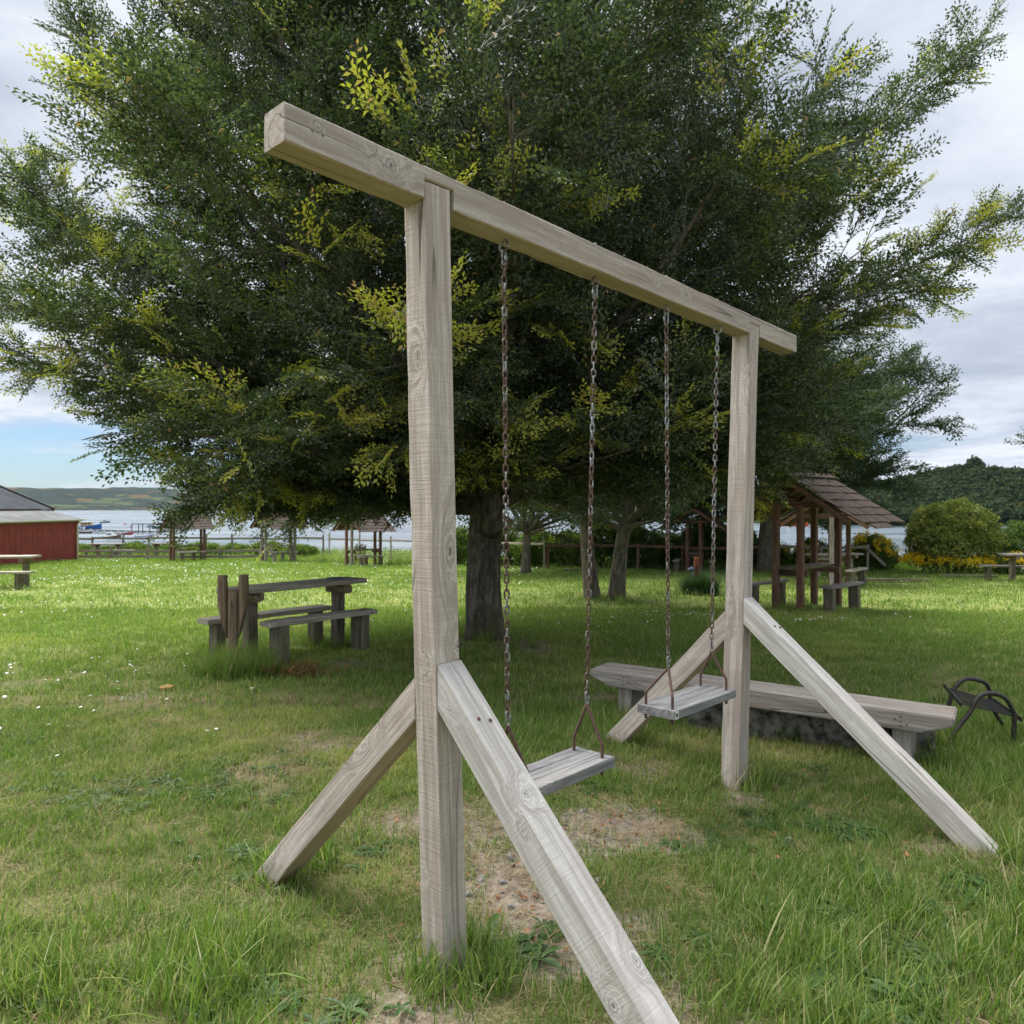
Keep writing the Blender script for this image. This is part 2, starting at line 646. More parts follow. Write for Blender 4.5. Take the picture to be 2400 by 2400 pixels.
M['seat_wood'] = wood_mat('grey_seat_plank', (0.33, 0.33, 0.335), (0.15, 0.15, 0.155), (0.36, 0.315, 0.25), saw=0.1, knots=0.5, tan_amt=0.35, grey=0.8)
M['bench_wood'] = wood_mat('pale_bench_plank', (0.46, 0.415, 0.375), (0.22, 0.19, 0.165), (0.34, 0.275, 0.22), saw=0.2, knots=0.8, tan_amt=0.5, grey=0.9)
M['table_wood'] = wood_mat('brown_grey_table_plank', (0.56, 0.515, 0.45), (0.24, 0.21, 0.175), (0.39, 0.32, 0.24), saw=0.15, knots=0.4, tan_amt=0.6)
M['dark_wood'] = wood_mat('dark_mossy_leg', (0.27, 0.23, 0.175), (0.085, 0.072, 0.055), (0.16, 0.15, 0.07), saw=0.1, knots=0.3, tan_amt=0.6)
M['red_wood'] = wood_mat('faded_red_brown_post', (0.27, 0.14, 0.10), (0.095, 0.05, 0.038), (0.25, 0.19, 0.15), saw=0.2, knots=0.3, tan_amt=0.45)
M['grey_post'] = wood_mat('faded_grey_post', (0.38, 0.35, 0.32), (0.17, 0.15, 0.135), (0.25, 0.2, 0.15), saw=0.2, knots=0.3, tan_amt=0.5)
M['shingle'] = wood_mat('weathered_shingle', (0.12, 0.085, 0.067), (0.028, 0.021, 0.018), (0.085, 0.048, 0.034), saw=0.0, knots=0.0, tan_amt=0.6)
M['log'] = wood_mat('peeled_log', (0.36, 0.265, 0.18), (0.15, 0.10, 0.068), (0.27, 0.20, 0.14), saw=0.0, knots=0.5, tan_amt=0.4)
M['chain'] = rust_mat('rusting_chain', 0.95)
M['chain_grey'] = rust_mat('part_rusted_chain', 0.45)
M['rebar'] = rust_mat('rusted_rebar', 1.25)
M['zinc'] = rust_mat('galvanised_steel', 0.02)
M['black_metal'] = plain_mat('black_painted_steel', (0.020, 0.020, 0.022), 0.45, 0.0, 0.4, 30.0, 0.5, 0.1, col2=(0.045, 0.032, 0.026))
M['bark'] = bark_mat('grey_mossy_bark', (0.075, 0.062, 0.048), (0.20, 0.175, 0.145), (0.055, 0.062, 0.016), 0.75)
M['bark_far'] = bark_mat('grey_bark', (0.11, 0.095, 0.075), (0.24, 0.21, 0.17), (0.07, 0.075, 0.03), 0.5)
M['twig'] = plain_mat('brown_twig', (0.105, 0.075, 0.052), 0.85, 0.0, 0.5, 8.0, 0.2, 0.0)
M['leaf'] = leaf_mat('beech_leaf', (0.024, 0.046, 0.024), (0.150, 0.195, 0.084), (0.50, 0.50, 0.09), (0.50, 0.31, 0.17), rough=0.27, trans=0.43, spec=0.9)
M['leaf_far'] = leaf_mat('dark_beech_leaf', (0.036, 0.066, 0.034), (0.090, 0.130, 0.058), (0.24, 0.26, 0.07), (0.30, 0.18, 0.08))
M['shrub_leaf'] = leaf_mat('shrub_leaf', (0.06, 0.11, 0.028), (0.17, 0.25, 0.06), (0.30, 0.33, 0.08), (0.32, 0.22, 0.08), trans=0.4)
M['olive_leaf'] = leaf_mat('olive_shrub_leaf', (0.14, 0.19, 0.045), (0.38, 0.42, 0.115), (0.50, 0.50, 0.16), (0.36, 0.24, 0.08), trans=0.25)
M['flower'] = leaf_mat('yellow_blossom', (0.75, 0.50, 0.01), (0.85, 0.62, 0.02), (0.85, 0.65, 0.02), (0.8, 0.5, 0.02), trans=0.3)
M['grass'] = leaf_mat('grass_blade', (0.100, 0.175, 0.036), (0.265, 0.385, 0.090), (0.47, 0.48, 0.17), (0.56, 0.48, 0.28), rough=0.5, trans=0.45, spec=0.35, dead=0.90)
M['straw'] = leaf_mat('dry_straw', (0.27, 0.20, 0.115), (0.46, 0.37, 0.235), (0.40, 0.32, 0.2), (0.35, 0.22, 0.1), rough=0.8, trans=0.25, spec=0.2)
M['weed'] = leaf_mat('broad_weed_leaf', (0.045, 0.105, 0.028), (0.10, 0.185, 0.048), (0.16, 0.23, 0.06), (0.25, 0.2, 0.08), rough=0.5, trans=0.35)
M['daisy'] = plain_mat('white_petal', (0.85, 0.85, 0.82), 0.7, 0.0, 0.03, 4.0, 0.2, 0.0)
M['litter'] = leaf_mat('fallen_leaf', (0.20, 0.09, 0.035), (0.42, 0.20, 0.09), (0.45, 0.25, 0.1), (0.5, 0.28, 0.14), rough=0.8, trans=0.1)
M['pebble'] = plain_mat('grey_pebble', (0.34, 0.33, 0.31), 0.85, 0.0, 0.5, 30.0, 0.2, 0.2)
M['concrete'] = plain_mat('mossy_concrete', (0.30, 0.285, 0.26), 0.95, 0.0, 0.7, 16.0, 0.1, 0.9, col2=(0.035, 0.031, 0.024))
M['white'] = plain_mat('white_paint', (0.78, 0.78, 0.76), 0.5, 0.0, 0.12, 5.0, 0.4, 0.0)

# ------------------------------------------------------------------ ground masks (what grows where)
def bare_mask(x, y):
    x = np.asarray(x, float)
    y = np.asarray(y, float)
    b = np.zeros_like(x)
    for cx, cy, rx, ry, a in ((0.62, 3.50, 0.40, 0.22, 1.2), (0.38, 3.4, 0.25, 0.18, 0.9), (0.0, 2.88, 0.20, 0.26, 1.15), (0.10, 2.55, 0.25, 0.16, 0.7),
                              (2.05, 3.28, 0.30, 0.18, 0.7), (-0.35, 2.42, 0.30, 0.18, 0.3), (-1.02, 2.95, 0.18, 0.12, 0.6),
                              (-0.95, 4.75, 0.35, 0.18, 0.55), (-1.55, 4.95, 0.35, 0.16, 0.35), (-2.2, 5.3, 0.5, 0.12, 0.45), (-0.55, 3.55, 0.3, 0.2, 0.4), (-0.3, 2.1, 0.25, 0.2, 0.5),
                              (0.6, 2.05, 0.2, 0.15, 0.5), (1.9, 4.05, 0.45, 0.16, 0.6), (1.25, 3.8, 0.3, 0.14, 0.55), (-0.35, 8.6, 0.75, 0.45, 0.9), (1.85, 14.2, 0.8, 0.4, 0.7), (-1.7, 7.5, 0.9, 0.25, 0.5), (4.6, 12.3, 0.9, 0.3, 0.35)):
        b = np.maximum(b, a * gauss(x, y, cx, cy, rx, ry))
    n = fbm(x, y, 1.3, 21, 4)
    b = b + (n - 0.5) * 1.0 + 0.35 * sstep(0.56, 0.70, fbm(x, y, 1.7, 36, 3)) * sstep(9, 5, y) + (fbm(x, y, 5.0, 35, 3) - 0.5) * 0.7 * np.clip(b * 2, 0, 1)
    return np.clip(b, 0, 1)


def long_mask(x, y):
    x = np.asarray(x, float)
    y = np.asarray(y, float)
    g = 0.95 * sstep(3.35, 2.5, y) * sstep(0.2, 0.75, x) + 0.85 * sstep(3.0, 2.4, y) * sstep(-0.45, -0.9, x)
    g = g + 0.8 * sstep(1.7, 2.5, x) * sstep(6.0, 4.6, y) + 0.0 + 0.6 * gauss(x, y, 1.4, 3.0, 0.6, 0.3)
    g = g + 0.55 * gauss(x, y, 0.2, 5.2, 0.9, 0.9) + 0.5 * gauss(x, y, -0.25, 2.3, 0.35, 0.2)
    g = g + (fbm(x, y, 0.8, 41, 3) - 0.5) * 0.9
    return np.clip(g, 0, 1)


def make_ground():
    def axis(lo, hi, near, k):
        a = [0.0]
        st = near
        while a[-1] < hi:
            a.append(a[-1] + st)
            st *= k
        b = [0.0]
        st = near
        while b[-1] > lo:
            b.append(b[-1] - st)
            st *= k
        return np.array(sorted(set(a + b)))
    xs = axis(-75, 75, 0.05, 1.035)
    ys = axis(-14, 90, 0.06, 1.024)
    X, Yg = np.meshgrid(xs, ys)
    Yg = Yg + 2.6
    Z = ground_z(X, Yg)
    nx, ny = len(xs), len(ys)
    v = np.stack([X, Yg, Z], -1).reshape(-1, 3)
    i = np.arange(nx * ny).reshape(ny, nx)
    f = np.stack([i[:-1, :-1], i[:-1, 1:], i[1:, 1:], i[1:, :-1]], -1).reshape(-1, 4)
    me = mesh_np('ground', v, f, True, {'bare': bare_mask(v[:, 0], v[:, 1]), 'thatch': sstep(10.0, 5.0, v[:, 1])})
    m, t, p = new_mat('lawn_soil')
    tc = t.add('ShaderNodeTexCoord').outputs['Object']
    bare = t.add('ShaderNodeAttribute', attribute_name='bare').outputs['Fac']
    n1 = t.noise(tc, 0.35, 4.0, 0.6)
    n2 = t.noise(tc, 3.0, 5.0, 0.65)
    n3 = t.noise(tc, 26.0, 5.0, 0.7)
    n4 = t.noise(tc, 120.0, 3.0, 0.7)
    green = t.mix(t.ramp(n2, 0.3, 0.7), (0.155, 0.20, 0.05), (0.27, 0.325, 0.10))
    green = t.mix(t.math('MULTIPLY', t.ramp(n1, 0.4, 0.65), 0.5), green, (0.33, 0.345, 0.11))
    green = t.mix(t.math('MULTIPLY', t.ramp(n3, 0.55, 0.75), 0.55), green, (0.085, 0.12, 0.028))
    thatch = t.add('ShaderNodeAttribute', attribute_name='thatch').outputs['Fac']
    th = t.mix(t.ramp(n4, 0.35, 0.7), (0.085, 0.085, 0.032), (0.27, 0.235, 0.125))
    green = t.mix(t.math('MULTIPLY', thatch, 0.8), green, th)
    soil = t.mix(t.ramp(n3, 0.3, 0.7), (0.16, 0.13, 0.10), (0.38, 0.325, 0.255))
    soil = t.mix(t.math('MULTIPLY', t.ramp(n4, 0.55, 0.75), 0.7), soil, (0.48, 0.42, 0.335))
    k = t.math('ADD', bare, t.math('MULTIPLY', t.math('SUBTRACT', n3, 0.5), 0.5))
    k = t.math('ADD', k, t.math('MULTIPLY', t.math('SUBTRACT', n4, 0.5), 0.5))
    t.l.new(t.mix(t.ramp(k, 0.22, 0.52), green, soil), p.inputs['Base Color'])
    p.inputs['Roughness'].default_value = 0.95
    p.inputs['Specular IOR Level'].default_value = 0.1
    t.l.new(t.bump(t.math('ADD', n3, t.math('MULTIPLY', n4, 0.5)), 0.7, 0.03), p.inputs['Normal'])
    g = link('ground', me, m)
    tag(g, 'green lawn with worn earth patches under the swings', None, None, 'structure')
    return g


make_ground()

WATER_Z = -9.5


def make_water():
    m, t, p = new_mat('sea_water')
    tc = t.add('ShaderNodeTexCoord').outputs['Object']
    n1 = t.noise(t.vmath('MULTIPLY', tc, (0.25, 0.25, 0.25)), 1.0, 5.0, 0.6)
    n2 = t.noise(t.vmath('MULTIPLY', tc, (0.012, 0.03, 0.02)), 1.0, 4.0, 0.6)
    t.l.new(t.mix(t.ramp(n2, 0.35, 0.65), (0.055, 0.085, 0.105), (0.10, 0.13, 0.155)), p.inputs['Base Color'])
    t.l.new(t.ramp(n2, 0.3, 0.7, 0.12, 0.32), p.inputs['Roughness'])
    p.inputs['Specular IOR Level'].default_value = 0.5
    t.l.new(t.bump(n1, 0.5, 1.2), p.inputs['Normal'])
    v = [(-9000, 20, WATER_Z), (9000, 20, WATER_Z), (9000, 9000, WATER_Z), (-9000, 9000, WATER_Z)]
    o = link('water', mesh_np('water', np.array(v), [(0, 1, 2, 3)]), m)
    tag(o, 'calm grey blue sea inlet', None, None, 'structure')


make_water()


def terrain_mat(name, forest, forest2, pasture, gorse, scale):
    m, t, p = new_mat(name)
    tc = t.add('ShaderNodeTexCoord').outputs['Object']
    a = t.noise(tc, scale, 4.0, 0.55, 0.6)
    b = t.noise(tc, scale * 6, 4.0, 0.6)
    c = t.noise(t.vmath('ADD', tc, (900, 300, 100)), scale * 1.6, 3.0, 0.5, 0.5)
    col = t.mix(t.ramp(b, 0.35, 0.65), forest, forest2)
    col = t.mix(t.ramp(a, 0.565, 0.585), col, t.mix(b, pasture, tuple(x * 0.7 for x in pasture)))
    col = t.mix(t.math('MULTIPLY', t.ramp(c, 0.59, 0.63), 0.7), col, gorse)
    t.l.new(col, p.inputs['Base Color'])
    p.inputs['Roughness'].default_value = 0.95
    p.inputs['Specular IOR Level'].default_value = 0.05
    return m


def far_hills():
    """ridge of the far shore, about 3.6 km off"""
    az = np.radians(np.linspace(-58, 58, 520))
    rr = np.linspace(0, 1, 34)
    A, T = np.meshgrid(az, rr)
    D = 3500 + T * 1500
    top = 140 + 34 * (fbm(A * 6, A * 0, 1.6, 5, 4) - 0.5) * 2 + 26 * (fbm(A * 30, A * 0, 1.0, 8, 3) - 0.5)
    prof = sstep(0.0, 0.85, T) ** 0.8
    x, y = D * np.sin(A), D * np.cos(A)
    z = WATER_Z - 3 + top * prof + 30 * (fbm(x, y, 1 / 260.0, 15, 4) - 0.5) * np.sin(np.clip(T, 0, 1) * math.pi) + 9 * (fbm(x, y, 1 / 30.0, 25, 2) - 0.45) * (T > 0.03)
    v = np.stack([x, y, z], -1).reshape(-1, 3)
    i = np.arange(A.size).reshape(A.shape)
    f = np.stack([i[:-1, :-1], i[:-1, 1:], i[1:, 1:], i[1:, :-1]], -1).reshape(-1, 4)
    m = terrain_mat('far_shore_cover', (0.008, 0.019, 0.016), (0.018, 0.032, 0.022), (0.058, 0.085, 0.03), (0.13, 0.07, 0.022), 0.0045)
    o = link('hills', mesh_np('hills', v, f, True), m)
    tag(o, 'low wooded hills with fields along the far shore', None, None, 'structure')


far_hills()
HILL_C = (390.0, 620.0)


def hill_z(x, y):
    dx, dy = (x - HILL_C[0]) / 165.0, (y - HILL_C[1]) / 135.0
    r2 = dx * dx + dy * dy
    return WATER_Z - 2 + 36 * np.exp(-r2 * 1.1) + 3 * gauss(x, y, 372, 605, 36, 60) + 5 * (fbm(x, y, 1 / 40.0, 61, 3) - 0.5)


def near_hill():
    xs = np.linspace(110, 760, 130)
    ys = np.linspace(440, 860, 84)
    X, Y2 = np.meshgrid(xs, ys)
    Z = hill_z(X, Y2)
    i = np.arange(X.size).reshape(X.shape)
    f = np.stack([i[:-1, :-1], i[:-1, 1:], i[1:, 1:], i[1:, :-1]], -1).reshape(-1, 4)
    m = terrain_mat('headland_cover', (0.014, 0.026, 0.012), (0.028, 0.044, 0.018), (0.022, 0.036, 0.014), (0.06, 0.05, 0.015), 0.028)
    o = link('hill', mesh_np('hill', np.stack([X, Y2, Z], -1).reshape(-1, 3), f, True), m)
    tag(o, 'steep wooded headland across the water', None, None, 'structure')


near_hill()

# ------------------------------------------------------------------ geometry-node scatter
def eul(Rm):
    ry = np.arcsin(np.clip(-Rm[:, 2, 0], -1, 1))
    rx = np.arctan2(Rm[:, 2, 1], Rm[:, 2, 2])
    rz = np.arctan2(Rm[:, 1, 0], Rm[:, 0, 0])
    return np.stack([rx, ry, rz], -1)


def dir_rot(d, up=(0, 0, 1), roll=0.0):
    """rotations whose local X follows d and whose local Z leans to up, then rolled"""
    d = d / np.linalg.norm(d, axis=1, keepdims=True)
    u = np.broadcast_to(np.asarray(up, float), d.shape)
    z = u - d * (u * d).sum(1, keepdims=True)
    ln = np.linalg.norm(z, axis=1, keepdims=True)
    z = np.where(ln < 1e-3, np.array([1.0, 0, 0]), z / np.maximum(ln, 1e-6))
    y = np.cross(z, d)
    roll = np.broadcast_to(np.asarray(roll, float), (len(d),))
    c, s = np.cos(roll)[:, None], np.sin(roll)[:, None]
    z2 = z * c + y * s
    y2 = np.cross(z2, d)
    return eul(np.stack([d, y2, z2], -1))


def template(name, v, f, mat, attrs):
    me = mesh_np(name, v, f, False, attrs)
    me.materials.append(mat)
    return bpy.data.objects.new(name, me)          # not linked: only its mesh is used


_groups = {}


def node_group(templates):
    key = tuple(o.name for o in templates)
    if key in _groups:
        return _groups[key]
    g = bpy.data.node_groups.new('scatter', 'GeometryNodeTree')
    g.interface.new_socket('Geometry', in_out='INPUT', socket_type='NodeSocketGeometry')
    g.interface.new_socket('Geometry', in_out='OUTPUT', socket_type='NodeSocketGeometry')
    n, l = g.nodes, g.links
    gi, go = n.new('NodeGroupInput'), n.new('NodeGroupOutput')
    ip = n.new('GeometryNodeInstanceOnPoints')
    jn = n.new('GeometryNodeJoinGeometry')
    for o in templates:
        oi = n.new('GeometryNodeObjectInfo')
        oi.inputs['Object'].default_value = o
        ti = n.new('GeometryNodeGeometryToInstance')
        l.new(oi.outputs['Geometry'], ti.inputs[0])
        l.new(ti.outputs[0], jn.inputs[0])

    def attr(nm, ty):
        a = n.new('GeometryNodeInputNamedAttribute')
        a.data_type = ty
        a.inputs['Name'].default_value = nm
        return a.outputs[0]
    er = n.new('FunctionNodeEulerToRotation')
    l.new(attr('rot', 'FLOAT_VECTOR'), er.inputs[0])
    l.new(gi.outputs[0], ip.inputs['Points'])
    l.new(jn.outputs[0], ip.inputs['Instance'])
    ip.inputs['Pick Instance'].default_value = True
    l.new(attr('idx', 'INT'), ip.inputs['Instance Index'])
    l.new(er.outputs[0], ip.inputs['Rotation'])
    l.new(attr('scl', 'FLOAT'), ip.inputs['Scale'])
    l.new(ip.outputs[0], go.inputs[0])
    _groups[key] = g
    return g


def scatter(name, pts, rot, scl, tint, templates, parent=None, matrix=None):
    n = len(pts)
    me = bpy.data.meshes.new(name)
    me.vertices.add(n)
    me.vertices.foreach_set('co', np.asarray(pts, np.float32).ravel())
    a = me.attributes.new('rot', 'FLOAT_VECTOR', 'POINT')
    a.data.foreach_set('vector', np.asarray(rot, np.float32).ravel())
    for nm, arr in (('scl', scl), ('tint', tint)):
        a = me.attributes.new(nm, 'FLOAT', 'POINT')
        a.data.foreach_set('value', np.broadcast_to(np.asarray(arr, np.float32), (n,)).copy())
    a = me.attributes.new('idx', 'INT', 'POINT')
    a.data.foreach_set('value', rng.integers(0, len(templates), n).astype(np.int32))
    for t in templates:
        for mm in t.data.materials:
            if mm.name not in [x.name for x in me.materials]:
                me.materials.append(mm)
    o = link(name, me, None, parent, matrix)
    mod = o.modifiers.new('scatter', 'NODES')
    mod.node_group = node_group(templates)
    return o


# ------------------------------------------------------------------ foliage templates
def leaf_shape(L, Wd, fold=0.25, droop=0.15, full=False):
    """leaf along +X in XY plane"""
    if not full:
        v = [(0, 0, 0), (L * 0.5, Wd / 2, fold * Wd / 2), (L, 0, -droop * L), (L * 0.45, -Wd / 2, fold * Wd / 2)]
        return np.array(v), [(0, 2, 1), (0, 3, 2)]
    v = [(0, 0, 0), (L * 0.3, Wd * 0.42, fold * Wd * 0.4), (L * 0.65, Wd * 0.45, fold * Wd * 0.3 - droop * L * 0.4), (L, 0, -droop * L),
         (L * 0.65, -Wd * 0.45, fold * Wd * 0.3 - droop * L * 0.4), (L * 0.3, -Wd * 0.42, fold * Wd * 0.4), (L * 0.5, 0, -droop * L * 0.25)]
    return np.array(v), [(0, 6, 1), (1, 6, 2), (2, 6, 3), (0, 5, 6), (5, 4, 6), (4, 3, 6)]


def spray_template(name, rr, mat, length=0.30, twigs=6, leaf=(0.036, 0.018), spacing=0.021, flat=0.35, full=False):
    """a flat spray: stem with side twigs, leaves alternate on both sides"""
    V, Fc, RND, TIP = [], [], [], []
    nv = 0

    def put(v, f, r, tip):
        nonlocal nv
        V.append(v)
        Fc.extend([tuple(i + nv for i in q) for q in f])
        RND.extend([r] * len(v))
        TIP.extend([tip] * len(v))
        nv += len(v)

    def rotz(v, a):
        c, s = math.cos(a), math.sin(a)
        return np.stack([v[:, 0] * c - v[:, 1] * s, v[:, 0] * s + v[:, 1] * c, v[:, 2]], -1)

    def shoot(o, a, L, z0, tip0, tip1):
        n = max(3, int(L / spacing))
        for i in range(n + 1):
            u = i / n
            px = np.array([o[0] + math.cos(a) * L * u, o[1] + math.sin(a) * L * u, z0 - 0.10 * L * u * u])
            side = 1 if i % 2 else -1
            if i == n:
                side = 0
            sz = rr.uniform(0.75, 1.2) * (1 - 0.25 * u)
            v, f = leaf_shape(leaf[0] * sz, leaf[1] * sz, 0.3, rr.uniform(0, 0.35), full)
            # roll and pitch so the leaves do not lie in one plane
            ro = rr.gauss(0, 0.5) * flat * 2
            c, s = math.cos(ro), math.sin(ro)
            v = np.stack([v[:, 0], v[:, 1] * c - v[:, 2] * s, v[:, 1] * s + v[:, 2] * c], -1)
            pi = rr.gauss(0.1, 0.35) * flat * 2
            c, s = math.cos(pi), math.sin(pi)
            v = np.stack([v[:, 0] * c - v[:, 2] * s, v[:, 1], v[:, 0] * s + v[:, 2] * c], -1)
            v = rotz(v, a + side * rr.uniform(0.5, 0.95)) + px
            put(v, f, rr.random(), tip0 + (tip1 - tip0) * u)
        w = 0.0022
        e = np.array([o[0] + math.cos(a) * L, o[1] + math.sin(a) * L, z0 - 0.10 * L])
        nrm = np.array([-math.sin(a), math.cos(a), 0]) * w
        b = np.array([o[0], o[1], z0])
        put(np.stack([b - nrm, b + nrm, e, b + np.array([0, 0, w * 1.6])]), [(0, 1, 2), (1, 3, 2)], 0.02, 0.0)

    shoot((0, 0), 0.0, length, 0.0, 0.0, 1.0)
    for k in range(twigs):
        u = 0.08 + 0.75 * k / max(1, twigs - 1)
        sg = 1 if k % 2 else -1
        shoot((length * u, 0), sg * rr.uniform(0.4, 0.75), length * (0.62 - 0.4 * u) * rr.uniform(0.8, 1.2), -0.1 * length * u * u + rr.uniform(-0.012, 0.012), u * 0.6, 0.5 + u * 0.5)
    return template(name, np.concatenate(V), Fc, mat, {'rnd': RND, 'tip': TIP})


def clump_template(name, rr, mat, n=60, rad=0.18, leaf=(0.06, 0.035)):
    """a rounded clump of leaves standing off a twig end"""
    V, Fc, RND, TIP = [], [], [], []
    for k in range(n):
        v, f = leaf_shape(leaf[0] * rr.uniform(0.7, 1.2), leaf[1] * rr.uniform(0.8, 1.2), 0.3, 0.2)
        d = Vector((rr.gauss(0, 1), rr.gauss(0, 1), rr.gauss(0.35, 0.8))).normalized()
        q = (Matrix.Rotation(rr.uniform(0, 6.28), 3, 'Z') @ Matrix.Rotation(rr.gauss(0, 0.6), 3, 'X'))
        Mx = d.to_track_quat('X', 'Z').to_matrix()
        o = Vector(d) * rad * rr.uniform(0.35, 1.0)
        vv = np.array([tuple((Mx @ (Matrix.Rotation(rr.uniform(-0.9, 0.9), 3, 'Y') @ Vector(p))) + o) for p in v])
        b = len(V) * len(v)
        Fc.extend([tuple(i + b for i in qf) for qf in f])
        V.append(vv)
        RND.extend([rr.random()] * len(v))
        TIP.extend([max(0, d.z) * 0.8] * len(v))
    return template(name, np.concatenate(V), Fc, mat, {'rnd': RND, 'tip': TIP})


_rr = random.Random(3)
T_SPRAY = [spray_template('beech_spray', _rr, M['leaf'], 0.34 * s, 6, (0.052, 0.025), 0.0275) for s in (1.0, 0.85, 1.15, 0.95, 1.1)]
T_SPRAY_FAR = [spray_template('beech_spray_far', _rr, M['leaf_far'], 0.34, 5, (0.060, 0.030), 0.034) for s in range(4)]
T_SHRUB = [clump_template('shrub_clump', _rr, M['shrub_leaf'], 46, 0.16, (0.075, 0.042)) for s in range(3)]
T_OLIVE = [clump_template('olive_clump', _rr, M['olive_leaf'], 60, 0.14, (0.075, 0.028)) for s in range(3)]
T_FLOWER = [clump_template('flower_clump', _rr, M['flower'], 26, 0.07, (0.035, 0.03)) for s in range(2)]


def far_tree_template(name, rr, n=420, cone=0.0):
    V, Fc, RND, TIP = [], [], [], []
    for k in range(n):
        while True:
            p = Vector((rr.uniform(-1, 1), rr.uniform(-1, 1), rr.uniform(-1, 1)))
            if 0.45 < p.length < 1:
                break
        lump = 0.78 + 0.22 * math.sin(p.x * 5 + p.y * 3) * math.cos(p.y * 4 - p.z * 4)
        o = Vector((p.x * 0.5 * lump, p.y * 0.5 * lump, 0.56 + p.z * 0.44 * lump))
        s = rr.uniform(0.05, 0.10)
        d = Vector((rr.gauss(0, 1), rr.gauss(0, 1), rr.gauss(0, 1))).normalized()
        e = d.orthogonal().normalized()
        g = d.cross(e)
        V += [o + (e + g * 0.4) * s, o + (g - e * 0.3) * s, o - (e + g * 0.2) * s, o - (g - e * 0.3) * s]
        b = 4 * k
        Fc.append((b, b + 1, b + 2, b + 3))
        r0 = rr.random()
        RND += [r0] * 4
        TIP += [0.0] * 4
    return template(name, np.array([tuple(p) for p in V]), Fc, M['leaf_hill'], {'rnd': RND, 'tip': TIP})


M['leaf_hill'] = leaf_mat('hill_tree_leaf', (0.022, 0.040, 0.020), (0.066, 0.094, 0.042), (0.34, 0.25, 0.03), (0.32, 0.2, 0.03), rough=0.9, trans=0.2, spec=0.05)
T_FARTREE = [far_tree_template('far_tree_crown', _rr, 300) for _ in range(4)]


def wood_on_hill():
    n = 4200
    x = rng.uniform(200, 600, n)
    y = rng.uniform(445, 690, n)
    z = hill_z(x, y)
    k = (z > WATER_Z + 0.2) & (fbm(x, y, 1 / 30.0, 71, 3) > 0.22)
    x, y, z = x[k], y[k], z[k]
    s = rng.uniform(6.0, 12.0, len(x))
    rot = np.stack([rng.normal(0, 0.05, len(x)), rng.normal(0, 0.05, len(x)), rng.uniform(0, 6.28, len(x))], -1)
    tint = 1.0 * 0.5 * sstep(0.72, 0.80, fbm(x, y, 1 / 9.0, 81, 2)) * sstep(34, 14, z) + rng.uniform(0.0, 0.25, len(x))
    o = scatter('wood', np.stack([x, y, z - 0.5], -1), rot, s, tint, T_FARTREE)
    tag(o, 'dense dark wood covering the headland', 'wood', None, 'stuff')
    # single crowns on the skyline
    for i, (px, py, dd, w, lab) in enumerate(((2224, 1120, 590, 12, 'round pale green tree on the headland skyline'), (2285, 1098, 600, 16, 'largest dark tree standing on the headland summit'),
                                              (2254, 1112, 596, 10, 'small dark tree left of the headland summit tree'), (2332, 1122, 605, 11, 'lone dark tree right of the headland summit'))):
        pnt = pix(px, py, Y=dd)
        zb = float(hill_z(np.array([pnt.x]), np.array([pnt.y]))[0])
        h = max(8.0, pnt.z + w * 0.35 - zb)
        e = thing('hilltop_tree', lab, 'tree', (pnt.x, pnt.y, zb))
        b = MB()
        b.tube([(0, 0, -1), (0.1, 0, h * 0.3), (0.2, 0.1, h * 0.6)], [0.5, 0.35, 0.12], 6)
        b.build('trunk', M['bark_far'], e, True)
        m = 5
        pts = np.array([[0, 0, h * 0.25], [w * 0.22, 0, h * 0.3], [-w * 0.24, w * 0.1, h * 0.2], [0.1 * w, -0.2 * w, h * 0.38], [-0.05 * w, 0.1 * w, h * 0.45]])
        o2 = scatter('crown', pts, np.stack([np.zeros(m), np.zeros(m), rng.uniform(0, 6, m)], -1), np.array([1, 0.7, 0.7, 0.65, 0.6]) * w * 0.9, np.full(m, 0.55 if i == 0 else 0.1), T_FARTREE, e)
        o2['kind'] = 'stuff'


wood_on_hill()

# ------------------------------------------------------------------ swing frame
D = Vector((0.677, 0.736, 0.0)).normalized()      # along the beam
P = Vector((-D.y, D.x, 0.0))                      # across, away from the camera
UP = Vector((0, 0, 1))


def lerp(a, b, t):
    return Vector(a) + (Vector(b) - Vector(a)) * t


def prism_x(sec, x0, x1, amp=0.0016, fixed=()):
    """section (y, z) swept along X in short steps with slightly worn edges"""
    n = len(sec)
    k = max(1, int((x1 - x0) / 0.07))
    rr = random.Random(int(x0 * 100) + n)
    v = []
    for i in range(k + 1):
        x = x0 + (x1 - x0) * i / k
        for y, z in sec:
            e = amp * (rr.uniform(-0.5, 0.5) - (1.6 * rr.random() if rr.random() < 0.15 else 0)) if abs(y) > 1e-6 else 0.0
            v.append((x, y + e * (1 if y > 0 else -1), z + e * (1 if z > 0 else -1)))
    f = [tuple(range(n - 1, -1, -1)), tuple(range(k * n, k * n + n))]
    f += [(i * n + j, i * n + (j + 1) % n, (i + 1) * n + (j + 1) % n, (i + 1) * n + j) for i in range(k) for j in range(n)]
    return v, f


frame = thing('swing_set', 'tall weathered timber swing frame with braced posts standing on the lawn', 'swing set', (0, 0, 0))
S = 0.106
nearF = lambda z: lerp((-0.218, 2.37, 0), (-0.269, 2.314, 0), z / 2.454)
farF = lambda z: lerp((1.212, 3.955, 0), (1.288, 4.007, 0), z / 2.44)


